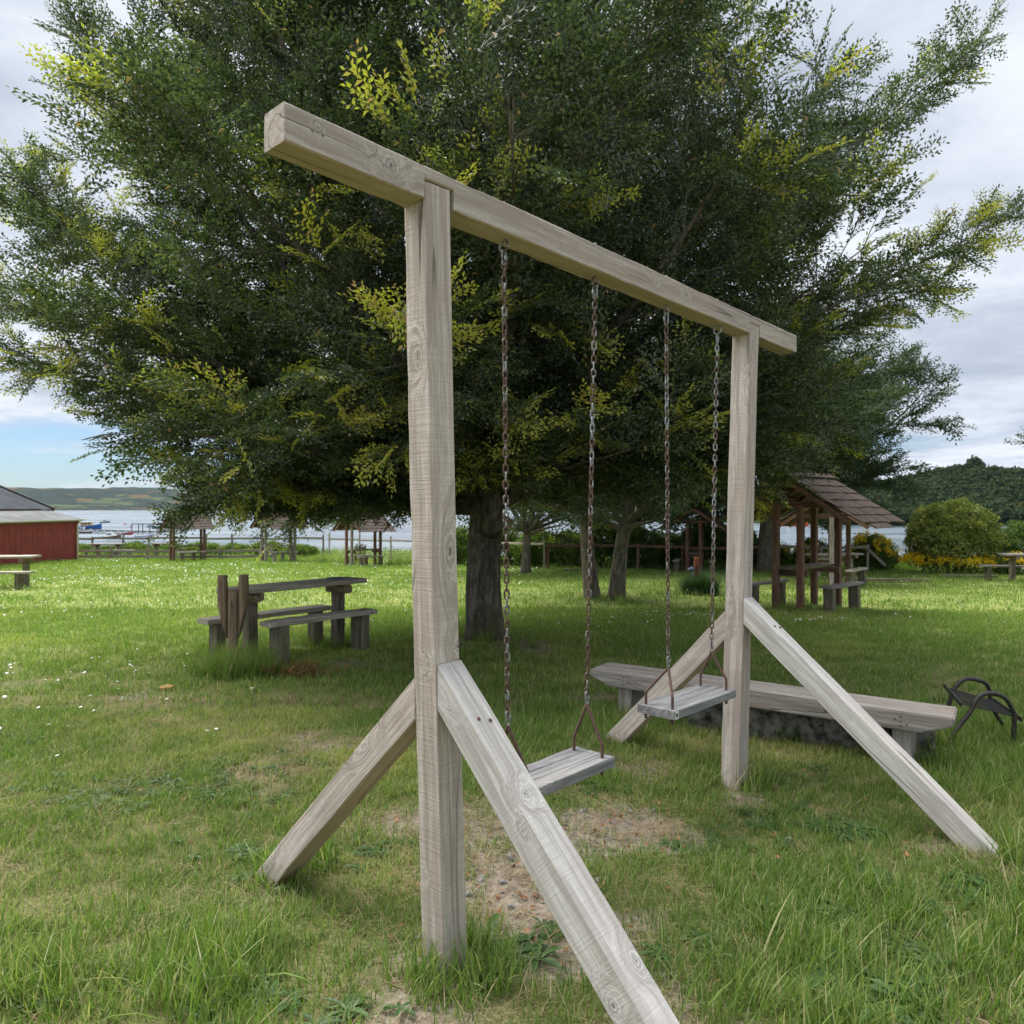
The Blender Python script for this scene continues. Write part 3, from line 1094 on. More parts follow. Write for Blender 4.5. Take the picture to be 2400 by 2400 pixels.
def post(Ff, z0, z1, label, mat='swing_wood'):
    a = Ff(z0) + (D + P) * (S / 2) + UP * z0 + P * 0.002
    b = Ff(z1) + (D + P) * (S / 2) + UP * z1 + P * 0.002
    o = timber('post', a, b, S, S, D, M[mat], frame, warp=0.002)
    o['label'] = label
    return o


post(nearF, -0.25, 2.520, 'near post of the swing frame', 'post_wood')
post(farF, -0.25, 2.497, 'far post of the swing frame')

bn, bf = Vector((-0.5996, 1.955, 2.5203)), Vector((1.7146, 4.470, 2.4855))
bdir = (bf - bn).normalized()
BL = (bf - bn).length


def beam_pt(t):
    """point on the beam's underside centre line; t measured along the beam from the near post's edge"""
    q = bn + bdir * (t + 0.488)
    return q + P * 0.0525 - UP * 0.0525


b = MB()
hb, bv = 0.0525, 0.0045
front = lambda zb: [(-hb + bv, zb), (0, zb), (0, hb), (-hb + bv, hb), (-hb, hb - bv), (-hb, zb + bv)]
backs = [(0, -hb), (hb - bv, -hb), (hb, -hb + bv), (hb, hb - bv), (hb - bv, hb), (0, hb)]
n1, n2 = 0.488, 2.30 + 0.488
cuts = [(0, n1 - 0.004, -hb), (n1 - 0.004, n1 + S + 0.014, 0.012), (n1 + S + 0.014, n2 - 0.004, -hb), (n2 - 0.004, n2 + S + 0.008, 0.010), (n2 + S + 0.008, BL, -hb)]
for x0, x1, zb in cuts:
    b.add(*prism_x(front(zb), x0, x1))
b.add(*prism_x(backs, 0, BL))
beam = b.build('beam', M['beam_wood'], frame, False, axes_matrix(bn + P * 0.0525, bdir, P))
beam['label'] = 'long cross beam notched over both posts'


def brace(Ff, sgn, zc0, slope, zend, mat, label):
    """sgn -1: on the camera side of the post, +1: on the far side"""
    th = math.atan(slope)
    dr = (P * sgn) * math.cos(th) - UP * math.sin(th)
    base = Ff(zc0) + D * (S / 2) + UP * zc0 + (P * (S + 0.003) if sgn > 0 else P * -0.001)
    L = (zc0 - zend) / math.sin(th)
    o = timber('brace', base, base + dr * L, 0.105, 0.105, D * -sgn, mat, frame, cut0=-slope, warp=0.002)
    o['label'] = label
    return base, dr, th, o


br_near = brace(nearF, -1, 0.929, 0.998, -0.16, M['near_brace_wood'], 'silver brace of the near post running towards the viewer')
brace(nearF, 1, 0.877, 0.95, -0.16, M['swing_wood'], 'brace of the near post running away to the left')
brace(farF, 1, 0.861, 1.07, -0.12, M['swing_wood'], 'brace of the far post running behind the second seat')
br_far = brace(farF, -1, 0.945, 0.885, -0.12, M['brace_wood'], 'brace of the far post running to the right')

# bolt heads let into the top of two braces
for (base, dr, th, _o) in (br_near, br_far):
    N = (P * -1) * math.sin(th) + UP * math.cos(th)
    for k, off in ((0.16, -0.018), (0.175, 0.022)):
        q = base + dr * k + N * 0.0535 + D * off
        bm_ = MB()
        bm_.tube([q - N * 0.008, q + N * 0.0012, q + N * 0.002], [0.0065, 0.0065, 0.004], 8)
        bm_.build('bolt', M['rebar'], frame, True)

HOOKS = (0.412, 0.961, 1.520, 2.023)
EYES = []
for i, t_ in enumerate(HOOKS):
    q = beam_pt(t_)
    bm_ = MB()
    bm_.tube([q + UP * 0.136, q - UP * 0.004], 0.0055, 8)
    bm_.tube([q + UP * 0.118, q + UP * 0.106], 0.012, 6)
    ax = D if i in (1, 2) else P
    c = q - UP * 0.024
    bm_.tube([c + (ax * math.cos(a) + UP * math.sin(a)) * 0.0195 for a in np.linspace(0, 2 * math.pi, 18, endpoint=False)], 0.0045, 8, closed=True)
    bm_.build('eye_bolt', M['zinc'], frame, True)
    EYES.append((c - UP * 0.0195, ax))


def oval(half, wid, wire, n=20):
    """closed stadium in the XZ plane centred on the origin, total inner half length half"""
    pts = []
    r = wid
    for k in range(n):
        a = 2 * math.pi * k / n
        x, z = math.cos(a) * r, math.sin(a) * r
        z += (half - r) * (1 if z > 0 else -1) if half > r else 0
        pts.append((x, 0, z))
    return pts


_lm = MB()
_lm.tube(oval(0.0172, 0.0080, 0.0032, 14), 0.0033, 6, closed=True)
LINK = _lm.mesh('chain_link', True)
LINK.materials.append(M['chain'])
LINK_GREY = LINK.copy()
LINK_GREY.materials.clear()
LINK_GREY.materials.append(M['chain_grey'])
_qm = MB()
_qm.tube(oval(0.026, 0.0095, 0.003, 16), 0.0031, 7, closed=True)
_qm.tube([(0.0095, 0, -0.011), (0.0095, 0, 0.011)], 0.0056, 6)
QLINK = _qm.mesh('quick_link', True)
QLINK.materials.append(M['zinc'])


def swing(tag_label, ta, tb, ztop, hooks, apex, sticker=False, yaw=0.0):
    c = (beam_pt((ta + tb) / 2)).copy()
    c.z = ztop - 0.04
    root = thing('swing', tag_label, 'swing', c, 0.0, 'swings hanging from the beam')
    dl = (Matrix.Rotation(yaw, 3, 'Z') @ D)
    pl = Vector((-dl.y, dl.x, 0))
    L = tb - ta
    for k in range(3):
        off = (k - 1) * 0.0675
        a = pl * off - dl * (L / 2) + UP * 0.02
        timber('seat_plank', a, a + dl * L, 0.0663, 0.040 - 0.0008 * k, pl, M['seat_wood'], root, bev=0.003, warp=0.0006)
    for i, (hk, (ta_, za)) in enumerate(zip(hooks, apex)):
        side = -1 if i == 0 else 1
        sx = dl * side * (L / 2 - (0.028 if side < 0 else 0.045))
        ap = beam_pt(ta_)
        ap.z = za
        ap = ap - c
        w = 0.072
        lo = 0.04
        pts = [sx + pl * -w - UP * 0.028, sx + pl * -w + UP * (lo + 0.055)]
        mid = []
        for q in (pts[-1], ap, sx + pl * w + UP * (lo + 0.055), sx + pl * w - UP * 0.028):
            mid.append(q)
        path = [pts[0]]
        chain_pts = [pts[0]] + mid
        for a, b2 in zip(chain_pts[:-1], chain_pts[1:]):
            n = max(2, int((b2 - a).length / 0.0042))
            path += [a + (b2 - a) * (k / n) for k in range(1, n + 1)]
        rad = [0.0075 if (k % 2) else 0.0062 for k in range(len(path))]
        hm = MB()
        hm.tube(path, rad, 8)
        for sgn in (-1, 1):
            hm.tube([sx + pl * sgn * w - UP * 0.004, sx + pl * sgn * w - UP * 0.014], 0.0105, 6)
        hm.build('hanger_bar', M['rebar'], root, True)
        # quick links at both ends and the chain between them
        top, ax = EYES[hk]
        top = top - c
        low = ap + UP * 0.006
        dirv = (low - top).normalized()
        other = P if (ax - D).length < 0.01 else D
        for q, sx2 in ((top + dirv * 0.0215, other), (low - dirv * 0.0215, D)):
            link('quick_link', QLINK, None, root, axes_matrix(q, sx2, P if sx2 is D else D))
        a = top + dirv * 0.047
        b2 = low - dirv * 0.047
        ch = empty('chain', a, 0, root)
        Lc = (b2 - a).length
        n = int(round(Lc / 0.0283))
        base = random.Random(hk).uniform(0, 3)
        z = dirv * -1
        for k in range(n + 1):
            an = base + k * math.pi / 2 + 0.35 * math.sin(k * 0.13 + hk)
            x = (D * math.cos(an) + P * math.sin(an))
            x = (x - z * x.dot(z)).normalized()
            y = z.cross(x)
            q = (b2 - a) * (k / n)
            Mx = Matrix(((x.x, y.x, z.x, q.x), (x.y, y.y, z.y, q.y), (x.z, y.z, z.z, q.z), (0, 0, 0, 1)))
            grey = (k < n * (0.0, 0.45, 0.30, 0.75)[hk]) != (random.Random(hk * 100 + k).random() < 0.12)
            link('link', LINK_GREY if grey else LINK, None, ch, Mx)
    if sticker:
        q = pl * -(0.0675 * 1.5 + 0.0008) - dl * (L / 2 - 0.018) + UP * 0.02
        Mx = axes_matrix(q, dl, pl)
        sm = MB()
        sm.box((0, 0, 0), (0.027, 0.0008, 0.033), None, 0)
        rr = random.Random(2)
        x = -0.009
        while x < 0.009:
            wv = rr.choice((0.0008, 0.0014, 0.002))
            sm.box((x + wv / 2, -0.0006, 0.001), (wv, 0.0008, 0.017), None, 1)
            x += wv + rr.choice((0.001, 0.0016))
        st = sm.build('barcode_sticker', [M['white'], M['sticker_ink']], root, False, Mx)
        st['label'] = 'small white barcode sticker on the edge of the seat'
    return root


M['sticker_ink'] = plain_mat('sticker_ink', (0.03, 0.05, 0.06), 0.6, 0.0, 0.1, 5, 0.2, 0)
swing('nearer swing with grey plank seat on rusty chains beside the near post', 0.437, 0.950, 0.50, (0, 1), ((0.432, 0.715), (0.903, 0.70)), False, -0.02)
swing('farther swing with grey plank seat and a barcode sticker on its edge', 1.44, 2.01, 0.58, (2, 3), ((1.538, 0.750), (1.959, 0.762)), True, -0.03)

# ------------------------------------------------------------------ thick plank bench, trough, metal rack
def plank_bench():
    a, b2 = Vector((0.64, 5.44, 0)), Vector((2.50, 4.18, 0))
    a.z = b2.z = 0
    dl = (b2 - a).normalized()
    sd = Vector((-dl.y, dl.x, 0))
    c = (a + b2) / 2
    g = gz(c.x, c.y)
    root = thing('plank_bench', 'long low bench of one thick pale plank behind the far swing post', 'bench', (c.x, c.y, g))
    L = (b2 - a).length
    # seat: chamfered underside at both ends
    hw, z1, z0 = 0.15, 0.345 - g, 0.240 - g
    ch = 0.16
    prof = [(-L / 2, z1), (-L / 2, z1 - 0.045), (-L / 2 + ch, z0), (L / 2 - ch, z0), (L / 2, z1 - 0.045), (L / 2, z1)]
    v, f = [], []
    for i, sgn in enumerate((-1, 1)):
        for x, z in prof:
            v.append((x, sgn * hw, z))
    n = len(prof)
    f.append(tuple(range(n)))
    f.append(tuple(range(2 * n - 1, n - 1, -1)))
    for k in range(n):
        k2 = (k + 1) % n
        f.append((k2, k, n + k, n + k2))
    bm2 = bmesh.new()
    vs = [bm2.verts.new(p) for p in v]
    for q in f:
        bm2.faces.new([vs[i] for i in q])
    bmesh.ops.recalc_face_normals(bm2, faces=bm2.faces)
    bmesh.ops.bevel(bm2, geom=list(bm2.edges), offset=0.007, segments=2, affect='EDGES')
    me = bpy.data.meshes.new('seat')
    bm2.to_mesh(me)
    link('seat', me, M['bench_wood'], root, axes_matrix((0, 0, 0), dl, sd))
    for s in (-1, 1):
        q = dl * s * (L / 2 - 0.26)
        timber('leg', q - UP * 0.15, q + UP * (z0 - 0.001), 0.24, 0.10, sd, M['bench_wood'], root)
    # bolt holes in the front face
    for s in (-1, 1):
        for dx, dz in ((0, 0.02), (0.0, 0.045), (0.0, 0.07), (0.03, 0.03), (-0.03, 0.055)):
            q = dl * (s * (L / 2 - 0.26) + dx) - sd * (hw + 0.0008) + UP * (z0 + dz + 0.005)
            h = MB()
            h.tube([q, q + sd * 0.004], 0.006, 6)
            h.build('nail', M['rebar'], root)


plank_bench()


def rough_block(bm_list, size, c, M3, amp, seed, cuts=10):
    bm2 = bmesh.new()
    bmesh.ops.create_cube(bm2, size=1.0)
    for v in bm2.verts:
        v.co = Vector((v.co.x * size[0], v.co.y * size[1], v.co.z * size[2]))
    long = [e for e in bm2.edges if abs((e.verts[0].co - e.verts[1].co).x) > 1e-4]
    bmesh.ops.subdivide_edges(bm2, edges=long, cuts=cuts * 3, use_grid_fill=True)
    oth = [e for e in bm2.edges if abs((e.verts[0].co - e.verts[1].co).x) < 1e-4]
    bmesh.ops.subdivide_edges(bm2, edges=oth, cuts=3, use_grid_fill=True)
    from mathutils import noise as mn
    for v in bm2.verts:
        p = v.co + Vector((seed * 7.3, 0, 0))
        v.co += Vector((mn.noise(p * 9), mn.noise(p * 9 + Vector((5, 0, 0))), mn.noise(p * 9 + Vector((0, 9, 0))))) * amp
    vs = [tuple(M3 @ v.co + Vector(c)) for v in bm2.verts]
    bm2.verts.index_update()
    fs = [tuple(v.index for v in q.verts) for q in bm2.faces]
    bm_list.add(vs, fs)
    bm2.free()


def trough():
    a, b2 = Vector((1.20, 5.06, 0)), Vector((2.52, 4.42, 0))
    dl = (b2 - a).normalized()
    sd = Vector((-dl.y, dl.x, 0))
    c = (a + b2) / 2
    g = gz(c.x, c.y)
    root = thing('concrete_trough', 'old dark mossy concrete trough half sunk under the plank bench', 'trough', (c.x, c.y, g))
    L = (b2 - a).length
    M3 = Matrix((dl, sd, UP)).transposed()
    b = MB()
    rough_block(b, (L, 0.10, 0.34), (0, 0, 0.02), M3, 0.016, 1)
    rough_block(b, (L, 0.10, 0.34), sd * 0.42 + UP * 0.02, M3, 0.016, 2)
    Mend = Matrix((sd, dl * -1, UP)).transposed()
    rough_block(b, (0.42, 0.10, 0.33), dl * (L / 2 - 0.05) + sd * 0.21 + UP * 0.02, Mend, 0.014, 3, 4)
    rough_block(b, (0.42, 0.10, 0.33), dl * (-L / 2 + 0.05) + sd * 0.21 + UP * 0.02, Mend, 0.014, 4, 4)
    b.build('shell', M['concrete'], root, True)
    s = MB()
    s.box(sd * 0.21 + UP * 0.04, (L - 0.1, 0.36, 0.06), M3)
    s.build('soil', M['soil'], root)
    return c, dl, sd, L


M['soil'] = plain_mat('dark_soil', (0.09, 0.065, 0.045), 0.95, 0, 0.5, 20, 0.1, 0.5)
TROUGH = trough()


def metal_rack():
    base = pix(2294, 1752, Y=4.8)
    root = thing('metal_rack', 'low black tubular metal rack with a barred seat at the right edge', 'metal rack', (base.x, base.y, gz(base.x, base.y)))
    o = root.location
    cv = lambda cx, cy, Y: pix(1850 + 0.2847 * cx, 1500 + 0.2847 * cy, Y=Y) - o
    smooth = lambda pts: [pts[0]] + [((pts[i - 1] if i else pts[0]) * 0.25 + pts[i] * 0.5 + pts[i + 1] * 0.25) for i in range(1, len(pts) - 1)] + [pts[-1]]

    def dense(pts):
        out = []
        for i in range(len(pts) - 1):
            p0, p1, p2, p3 = pts[max(i - 1, 0)], pts[i], pts[i + 1], pts[min(i + 2, len(pts) - 1)]
            for k in range(4):
                t = k / 4
                out.append(0.5 * ((2 * p1) + (p2 - p0) * t + (2 * p0 - 5 * p1 + 4 * p2 - p3) * t * t + (3 * p1 - p0 - 3 * p2 + p3) * t ** 3))
        out.append(pts[-1])
        return out
    fr = [cv(*q, 4.62) for q in ((1245, 960), (1390, 720), (1490, 590), (1530, 505), (1595, 448), (1690, 441), (1780, 482), (1838, 575), (1853, 650), (1838, 960))]
    b = MB()
    b.tube(dense(fr), 0.0145, 8)
    b.build('side_tube', M['black_metal'], root, True)
    re_ = [cv(*q, 4.98) for q in ((1235, 800), (1310, 540), (1345, 430), (1400, 350), (1475, 318), (1600, 345), (1645, 405), (1660, 510), (1720, 640), (1850, 810))]
    b = MB()
    b.tube(dense(re_), 0.0145, 8)
    b.build('side_tube', M['black_metal'], root, True)
    A, B_, C_, D_ = cv(1285, 385, 4.97), cv(1400, 520, 4.64), cv(1700, 510, 4.97), cv(1890, 640, 4.64)
    for q0, q1, nm in ((A, B_, 'end_bar'), (C_, D_, 'end_bar')):
        ex = (q1 - q0) * 0.12
        timber(nm, q0 - ex, q1 + ex, 0.006, 0.03, (q0 - q1).cross(UP), M['black_metal'], root, bev=0.001)
    for k in range(11):
        t = k / 10
        b = MB()
        b.tube([A + (B_ - A) * t, C_ + (D_ - C_) * t], 0.0035, 6)
        b.build('bar', M['black_metal'], root)


metal_rack()

# ------------------------------------------------------------------ picnic tables, benches, shelters
def bench(label, a, b2, seat_z, leg_at, width=0.22, thick=0.045, legw=(0.15, 0.11), mat=None, legmat=None, group=None, name='bench', splay=0.0):
    """a, b2: ends of the seat on the ground plan; leg_at: distances from each end"""
    a, b2 = Vector((a[0], a[1], 0)), Vector((b2[0], b2[1], 0))
    dl = (b2 - a).normalized()
    sd = Vector((-dl.y, dl.x, 0))
    c = (a + b2) / 2
    g = gz(c.x, c.y)
    root = thing(name, label, 'bench', (c.x, c.y, g), 0, group)
    L = (b2 - a).length
    timber('seat', dl * (-L / 2) + UP * (seat_z - thick / 2), dl * (L / 2) + UP * (seat_z - thick / 2), width, thick, sd, mat or M['table_wood'], root, bev=0.006)
    for s, k in ((-1, leg_at[0]), (1, leg_at[1])):
        q = dl * s * (L / 2 - k)
        timber('leg', q + dl * s * splay - UP * 0.15, q + UP * (seat_z - thick - 0.001), legw[0], legw[1], sd, legmat or M['dark_wood'], root, bev=0.008)
    return root


def table(label, c, dl, length, width, ztop, leg_half, mat=None, legmat=None, group=None, planks=2):
    dl = Vector((dl[0], dl[1], 0)).normalized()
    sd = Vector((-dl.y, dl.x, 0))
    g = gz(c[0], c[1])
    root = thing('picnic_table', label, 'table', (c[0], c[1], g), 0, group)
    w = width / planks
    for k in range(planks):
        o = sd * ((k - (planks - 1) / 2) * w)
        timber('top_plank', o - dl * length / 2 + UP * (ztop - 0.025), o + dl * length / 2 + UP * (ztop - 0.025), w - 0.006, 0.05, sd, mat or M['table_wood'], root, bev=0.006)
    for s in (-1, 1):
        q = dl * s * leg_half
        timber('leg', q - UP * 0.15, q + UP * (ztop - 0.15), 0.12, 0.12, sd, legmat or M['dark_wood'], root, bev=0.01)
        timber('cleat', q - sd * (width / 2 - 0.02) + UP * (ztop - 0.1), q + sd * (width / 2 - 0.02) + UP * (ztop - 0.1), 0.11, 0.096, dl, M['log'], root, bev=0.02)
    return root


TD = (0.66, 0.75)
table('brown grey plank picnic table between two benches beside the log bundle', (-2.38, 8.18), TD, 1.62, 0.42, 0.79, 0.55)
bench('plank bench in front of the picnic table nearest the big trunk', (-2.48, 7.45), (-1.60, 8.45), 0.455, (0.16, 0.16), 0.22, 0.05, (0.20, 0.12), group='benches by the near picnic table')
bench('plank bench on the far side of the picnic table by the log bundle', (-3.26, 7.82), (-2.24, 8.98), 0.455, (0.16, 0.16), 0.24, 0.05, (0.16, 0.12), group='benches by the near picnic table')


def slate():
    root = thing('flat_tray', 'small dark blue grey tray lying on the picnic table top', 'tray', (-2.05, 8.62, gz(-2.38, 8.18) + 0.7905))
    b = MB()
    b.box((0, 0, 0.006), (0.17, 0.12, 0.010), Matrix.Rotation(0.7, 3, 'Z'))
    b.build('plate', M['tray'], root)
    b = MB()
    for s in (-1, 1):
        b.box(Matrix.Rotation(0.7, 3, 'Z') @ Vector((0, s * 0.056, 0.014)), (0.17, 0.008, 0.008), Matrix.Rotation(0.7, 3, 'Z'))
        b.box(Matrix.Rotation(0.7, 3, 'Z') @ Vector((s * 0.081, 0, 0.014)), (0.008, 0.104, 0.0076), Matrix.Rotation(0.7, 3, 'Z'))
    b.build('rim', M['tray'], root)


M['tray'] = plain_mat('blue_grey_plastic', (0.10, 0.13, 0.16), 0.4, 0, 0.3, 10, 0.5, 0)
slate()


def log_bundle():
    base = pix(546, 1572, Y=7.25)
    g = gz(base.x, base.y)
    root = thing('log_bundle', 'three upright round logs bound together with the side logs cut to points', 'log post', (base.x, base.y, g))
    r = 0.049

    def log(x, y, z0, z1, slant, seed):
        rr = random.Random(seed)
        v, f = [], []
        n, sides = 9, 16
        for i in range(n + 1):
            for k in range(sides):
                a = 2 * math.pi * k / sides
                cx = math.cos(a)
                zb = z0
                if slant:
                    # lower end sawn away on the outer side
                    zb = z0 + (1 - (cx * -slant + 1) / 2) * 0.0 + ((cx * slant + 1) / 2) * 0.40
                z = zb + (z1 - zb) * i / n
                rad = r * (1 + 0.02 * math.sin(z * 9 + seed)) * (0.93 if i == n else 1)
                v.append((z, rad * cx, rad * math.sin(a)))
        for i in range(n):
            for k in range(sides):
                k2 = (k + 1) % sides
                f.append((i * sides + k, i * sides + k2, (i + 1) * sides + k2, (i + 1) * sides + k))
        f.append(tuple(range(sides - 1, -1, -1)))
        f.append(tuple(n * sides + k for k in range(sides)))
        me = mesh_np('log', v, f, False)
        for pl in me.polygons:
            pl.use_smooth = len(pl.vertices) == 4
        link('log', me, M['log'], root, axes_matrix((x, y, 0), UP, Vector((1, 0, 0))))
    log(0, 0, -0.2, 0.785, 0, 1)
    log(-0.101, 0.0, 0.30, 0.925, -1, 2)
    log(0.101, 0.01, 0.30, 0.93, 1, 3)


log_bundle()


def make_shelter(label, loc, rz, postmat, group='roofed picnic shelters', odd_post=None):
    root = thing('picnic_shelter', label, 'shelter', loc, rz, group)
    hx, hy = 0.695, 0.225
    X, Yv = Vector((1, 0, 0)), Vector((0, 1, 0))
    i = 0
    for sx in (-1, 1):
        for sy in (-1, 1):
            mt = odd_post if (odd_post and i == 0) else postmat
            timber('post', (sx * hx, sy * hy, -0.3), (sx * hx, sy * hy, 1.80), 0.105, 0.105, X, mt, root, bev=0.008)
            i += 1
    roof = empty('roof', (0, 0, 0), 0, root)
    apex, eave_y, eave_z = 2.29, 1.13, 1.58
    th = math.atan2(apex - eave_z, eave_y)
    for sx in (-1, 1):
        timber('tie_beam', (sx * hx - 0.085 * sx, -0.80, 1.83), (sx * hx - 0.085 * sx, 0.80, 1.83), 0.05, 0.115, X, postmat, roof, bev=0.008, warp=0.006)
    for x in (-0.80, 0.0, 0.74):
        for s in (-1, 1):
            timber('rafter', (x, s * 0.03, apex - 0.03), (x, s * (eave_y - 0.02), eave_z - 0.035), 0.045, 0.095, X, M['red_wood'], roof, bev=0.006)
    for s in (-1, 1):
        for k in range(5):
            u = 0.12 + 0.2 * k
            y, z = s * eave_y * u, apex + (eave_z - apex) * u + 0.028
            timber('batten', (-0.80, y, z), (0.80, y, z), 0.05, 0.03, Yv, M['red_wood'], roof, bev=0.004, step=0.5)
    slope = math.hypot(eave_y, apex - eave_z)
    rows, cols = 6, 9
    rr = random.Random(5)
    meshes = []
    for k in range(4):
        meshes.append(timber_mesh(0.40, 0.178, 0.018, 90 + k, bev=0.003, warp=0.002, step=0.2))
        meshes[-1].materials.append(M['shingle'])
    for s in (-1, 1):
        down = Vector((0, s * math.cos(th), -math.sin(th)))
        nrm = Vector((0, s * math.sin(th), math.cos(th)))
        for r_ in range(rows):
            for c_ in range(cols):
                x = -0.86 + 0.188 * (c_ + 0.5) + rr.uniform(-0.006, 0.006)
                u0 = r_ * 0.232 - 0.03
                q = Vector((x, 0, apex + 0.028)) + down * (u0 + rr.uniform(-0.012, 0.012)) + nrm * 0.026
                dr = (down + nrm * (0.055 + rr.uniform(-0.012, 0.018))).normalized()
                link('shingle', meshes[rr.randrange(4)], None, roof, axes_matrix(q, dr, X + Vector((0, 0, rr.uniform(-0.03, 0.03)))))
    for s in (-1, 1):
        timber('ridge_board', (-0.88, s * 0.06, apex + 0.072), (0.84, s * 0.06, apex + 0.072), 0.15, 0.018, Vector((0, s * math.cos(th), -math.sin(th))), M['shingle'], roof, bev=0.003)
    # table top between the posts
    for k in (-1, 1):
        timber('table_plank', (-0.74, k * 0.082, 0.735), (0.74, k * 0.082, 0.735), 0.158, 0.045, Yv, M['dark_wood'] if postmat is M['red_wood'] else M['grey_post'], root, bev=0.005)
    for sx in (-1, 1):
        timber('table_bearer', (sx * 0.60, -0.30, 0.655), (sx * 0.60, 0.30, 0.655), 0.05, 0.11, X, M['red_wood'] if postmat is M['red_wood'] else postmat, root, bev=0.006)
    return root


def shelter_set(labels, cx, cy, ang, postmat, odd=None, src=None, bmat=None, blm=None, shift=(0.0, 0.0), lift=0.0):
    z = gz(cx, cy) + lift
    if src is None:
        s = make_shelter(labels[0], (cx, cy, z), ang, postmat, odd_post=odd)
    else:
        s = wcopy(src, labels[0], (cx, cy, z), ang)
    ax = Vector((math.cos(ang), math.sin(ang)))
    ay = Vector((-ax.y, ax.x))
    for side, lab, sh in ((-1, labels[1], shift[0]), (1, labels[2], shift[1])):
        if not lab:
            continue
        c = Vector((cx, cy)) + ay * side * 0.62 + ax * sh
        bench(lab, c - ax * 0.62, c + ax * 0.62, 0.46, (0.15, 0.15), 0.21, 0.045, (0.17, 0.12), bmat or M['table_wood'], blm or M['dark_wood'], 'shelter benches')
    return s


SA = math.atan2(0.66, 0.75)
sh1 = shelter_set(('red brown picnic shelter with shingle roof beside the far swing post', 'grey plank bench on the open right side of the nearest shelter', 'dark plank bench on the left side of the nearest shelter'),
                  5.28, 13.25, SA, M['red_wood'], bmat=M['grey_post'], blm=M['dark_wood'], shift=(0.0, -0.30))
sh2 = shelter_set(('picnic shelter with one grey post standing against the sea behind the near picnic table', 'bench on the near side of the shelter against the sea', 'bench on the far side of the shelter against the sea'),
                  -6.38, 31.9, SA, M['red_wood'], odd=M['grey_post'])
sh3 = shelter_set(('shelter with all grey posts under the low left branches', 'bench on the near side of the grey post shelter', 'bench on the far side of the grey post shelter'),
                  -10.7, 34.0, SA, M['grey_post'], bmat=M['grey_post'], blm=M['grey_post'])
shelter_set(('picnic shelter with dark roof nearest the red barn', 'bench on the near side of the shelter next to the red barn', 'bench on the far side of the shelter next to the red barn'),
            -15.3, 35.0, SA, M['red_wood'], src=sh1)
shelter_set(('picnic shelter hidden behind the nearest shelter', 'grey bench of the hidden second shelter', None),
            8.35, 19.4, SA + 0.15, M['red_wood'], src=sh2)
shelter_set(('red post shelter under the back trees between the two hanging swings chains', 'small bench right of the red post shelter under the back trees', 'small bench left of the red post shelter under the back trees'),
            6.55, 26.6, SA + 0.55, M['red_wood'], src=sh1, lift=0.0)

# other tables on the lawn
table('grey picnic table cut off by the left picture edge', (-12.65, 18.3), (1.0, 0.12), 1.7, 0.55, 0.76, 0.62, M['table_wood'], M['dark_wood'])
bench('low grey bench by the table at the left picture edge', (-13.6, 17.5), (-11.45, 17.7), 0.42, (0.3, 0.3), 0.22, 0.05, (0.16, 0.12), M['table_wood'], M['dark_wood'])
table('grey picnic table cut off by the right picture edge', (14.35, 20.1), (1.0, -0.1), 1.9, 0.6, 0.78, 0.75, M['grey_post'], M['dark_wood'])
bench('bench in front of the table at the right picture edge', (13.35, 19.35), (15.4, 19.2), 0.44, (0.25, 0.25), 0.22, 0.05, (0.16, 0.12), M['grey_post'], M['dark_wood'])
bench('bench behind the table at the right picture edge', (13.2, 20.9), (15.3, 20.7), 0.46, (0.2, 0.25), 0.22, 0.05, (0.16, 0.12), M['grey_post'], M['dark_wood'])
table('pale picnic table behind the low fence beside the red barn', (-20.5, 37.6), (1.0, 0.1), 1.55, 0.6, 0.80, 0.5, M['grey_post'], M['grey_post'])
bench('short pale bench left of the table behind the low fence', (-21.4, 36.9), (-20.4, 37.0), 0.45, (0.2, 0.2), 0.22, 0.05, (0.14, 0.1), M['grey_post'], M['grey_post'])
bench('short pale bench right of the table behind the low fence', (-20.1, 37.1), (-18.9, 37.2), 0.50, (0.2, 0.2), 0.22, 0.05, (0.14, 0.1), M['grey_post'], M['grey_post'])
table('pale picnic table midway along the low fence', (-17.6, 37.7), (1.0, -0.05), 1.5, 0.6, 0.80, 0.5, M['grey_post'], M['grey_post'])
table('grey picnic table behind the hidden second shelter', (9.9, 22.8), (1.0, 0.3), 1.7, 0.6, 0.78, 0.6, M['grey_post'], M['grey_post'])

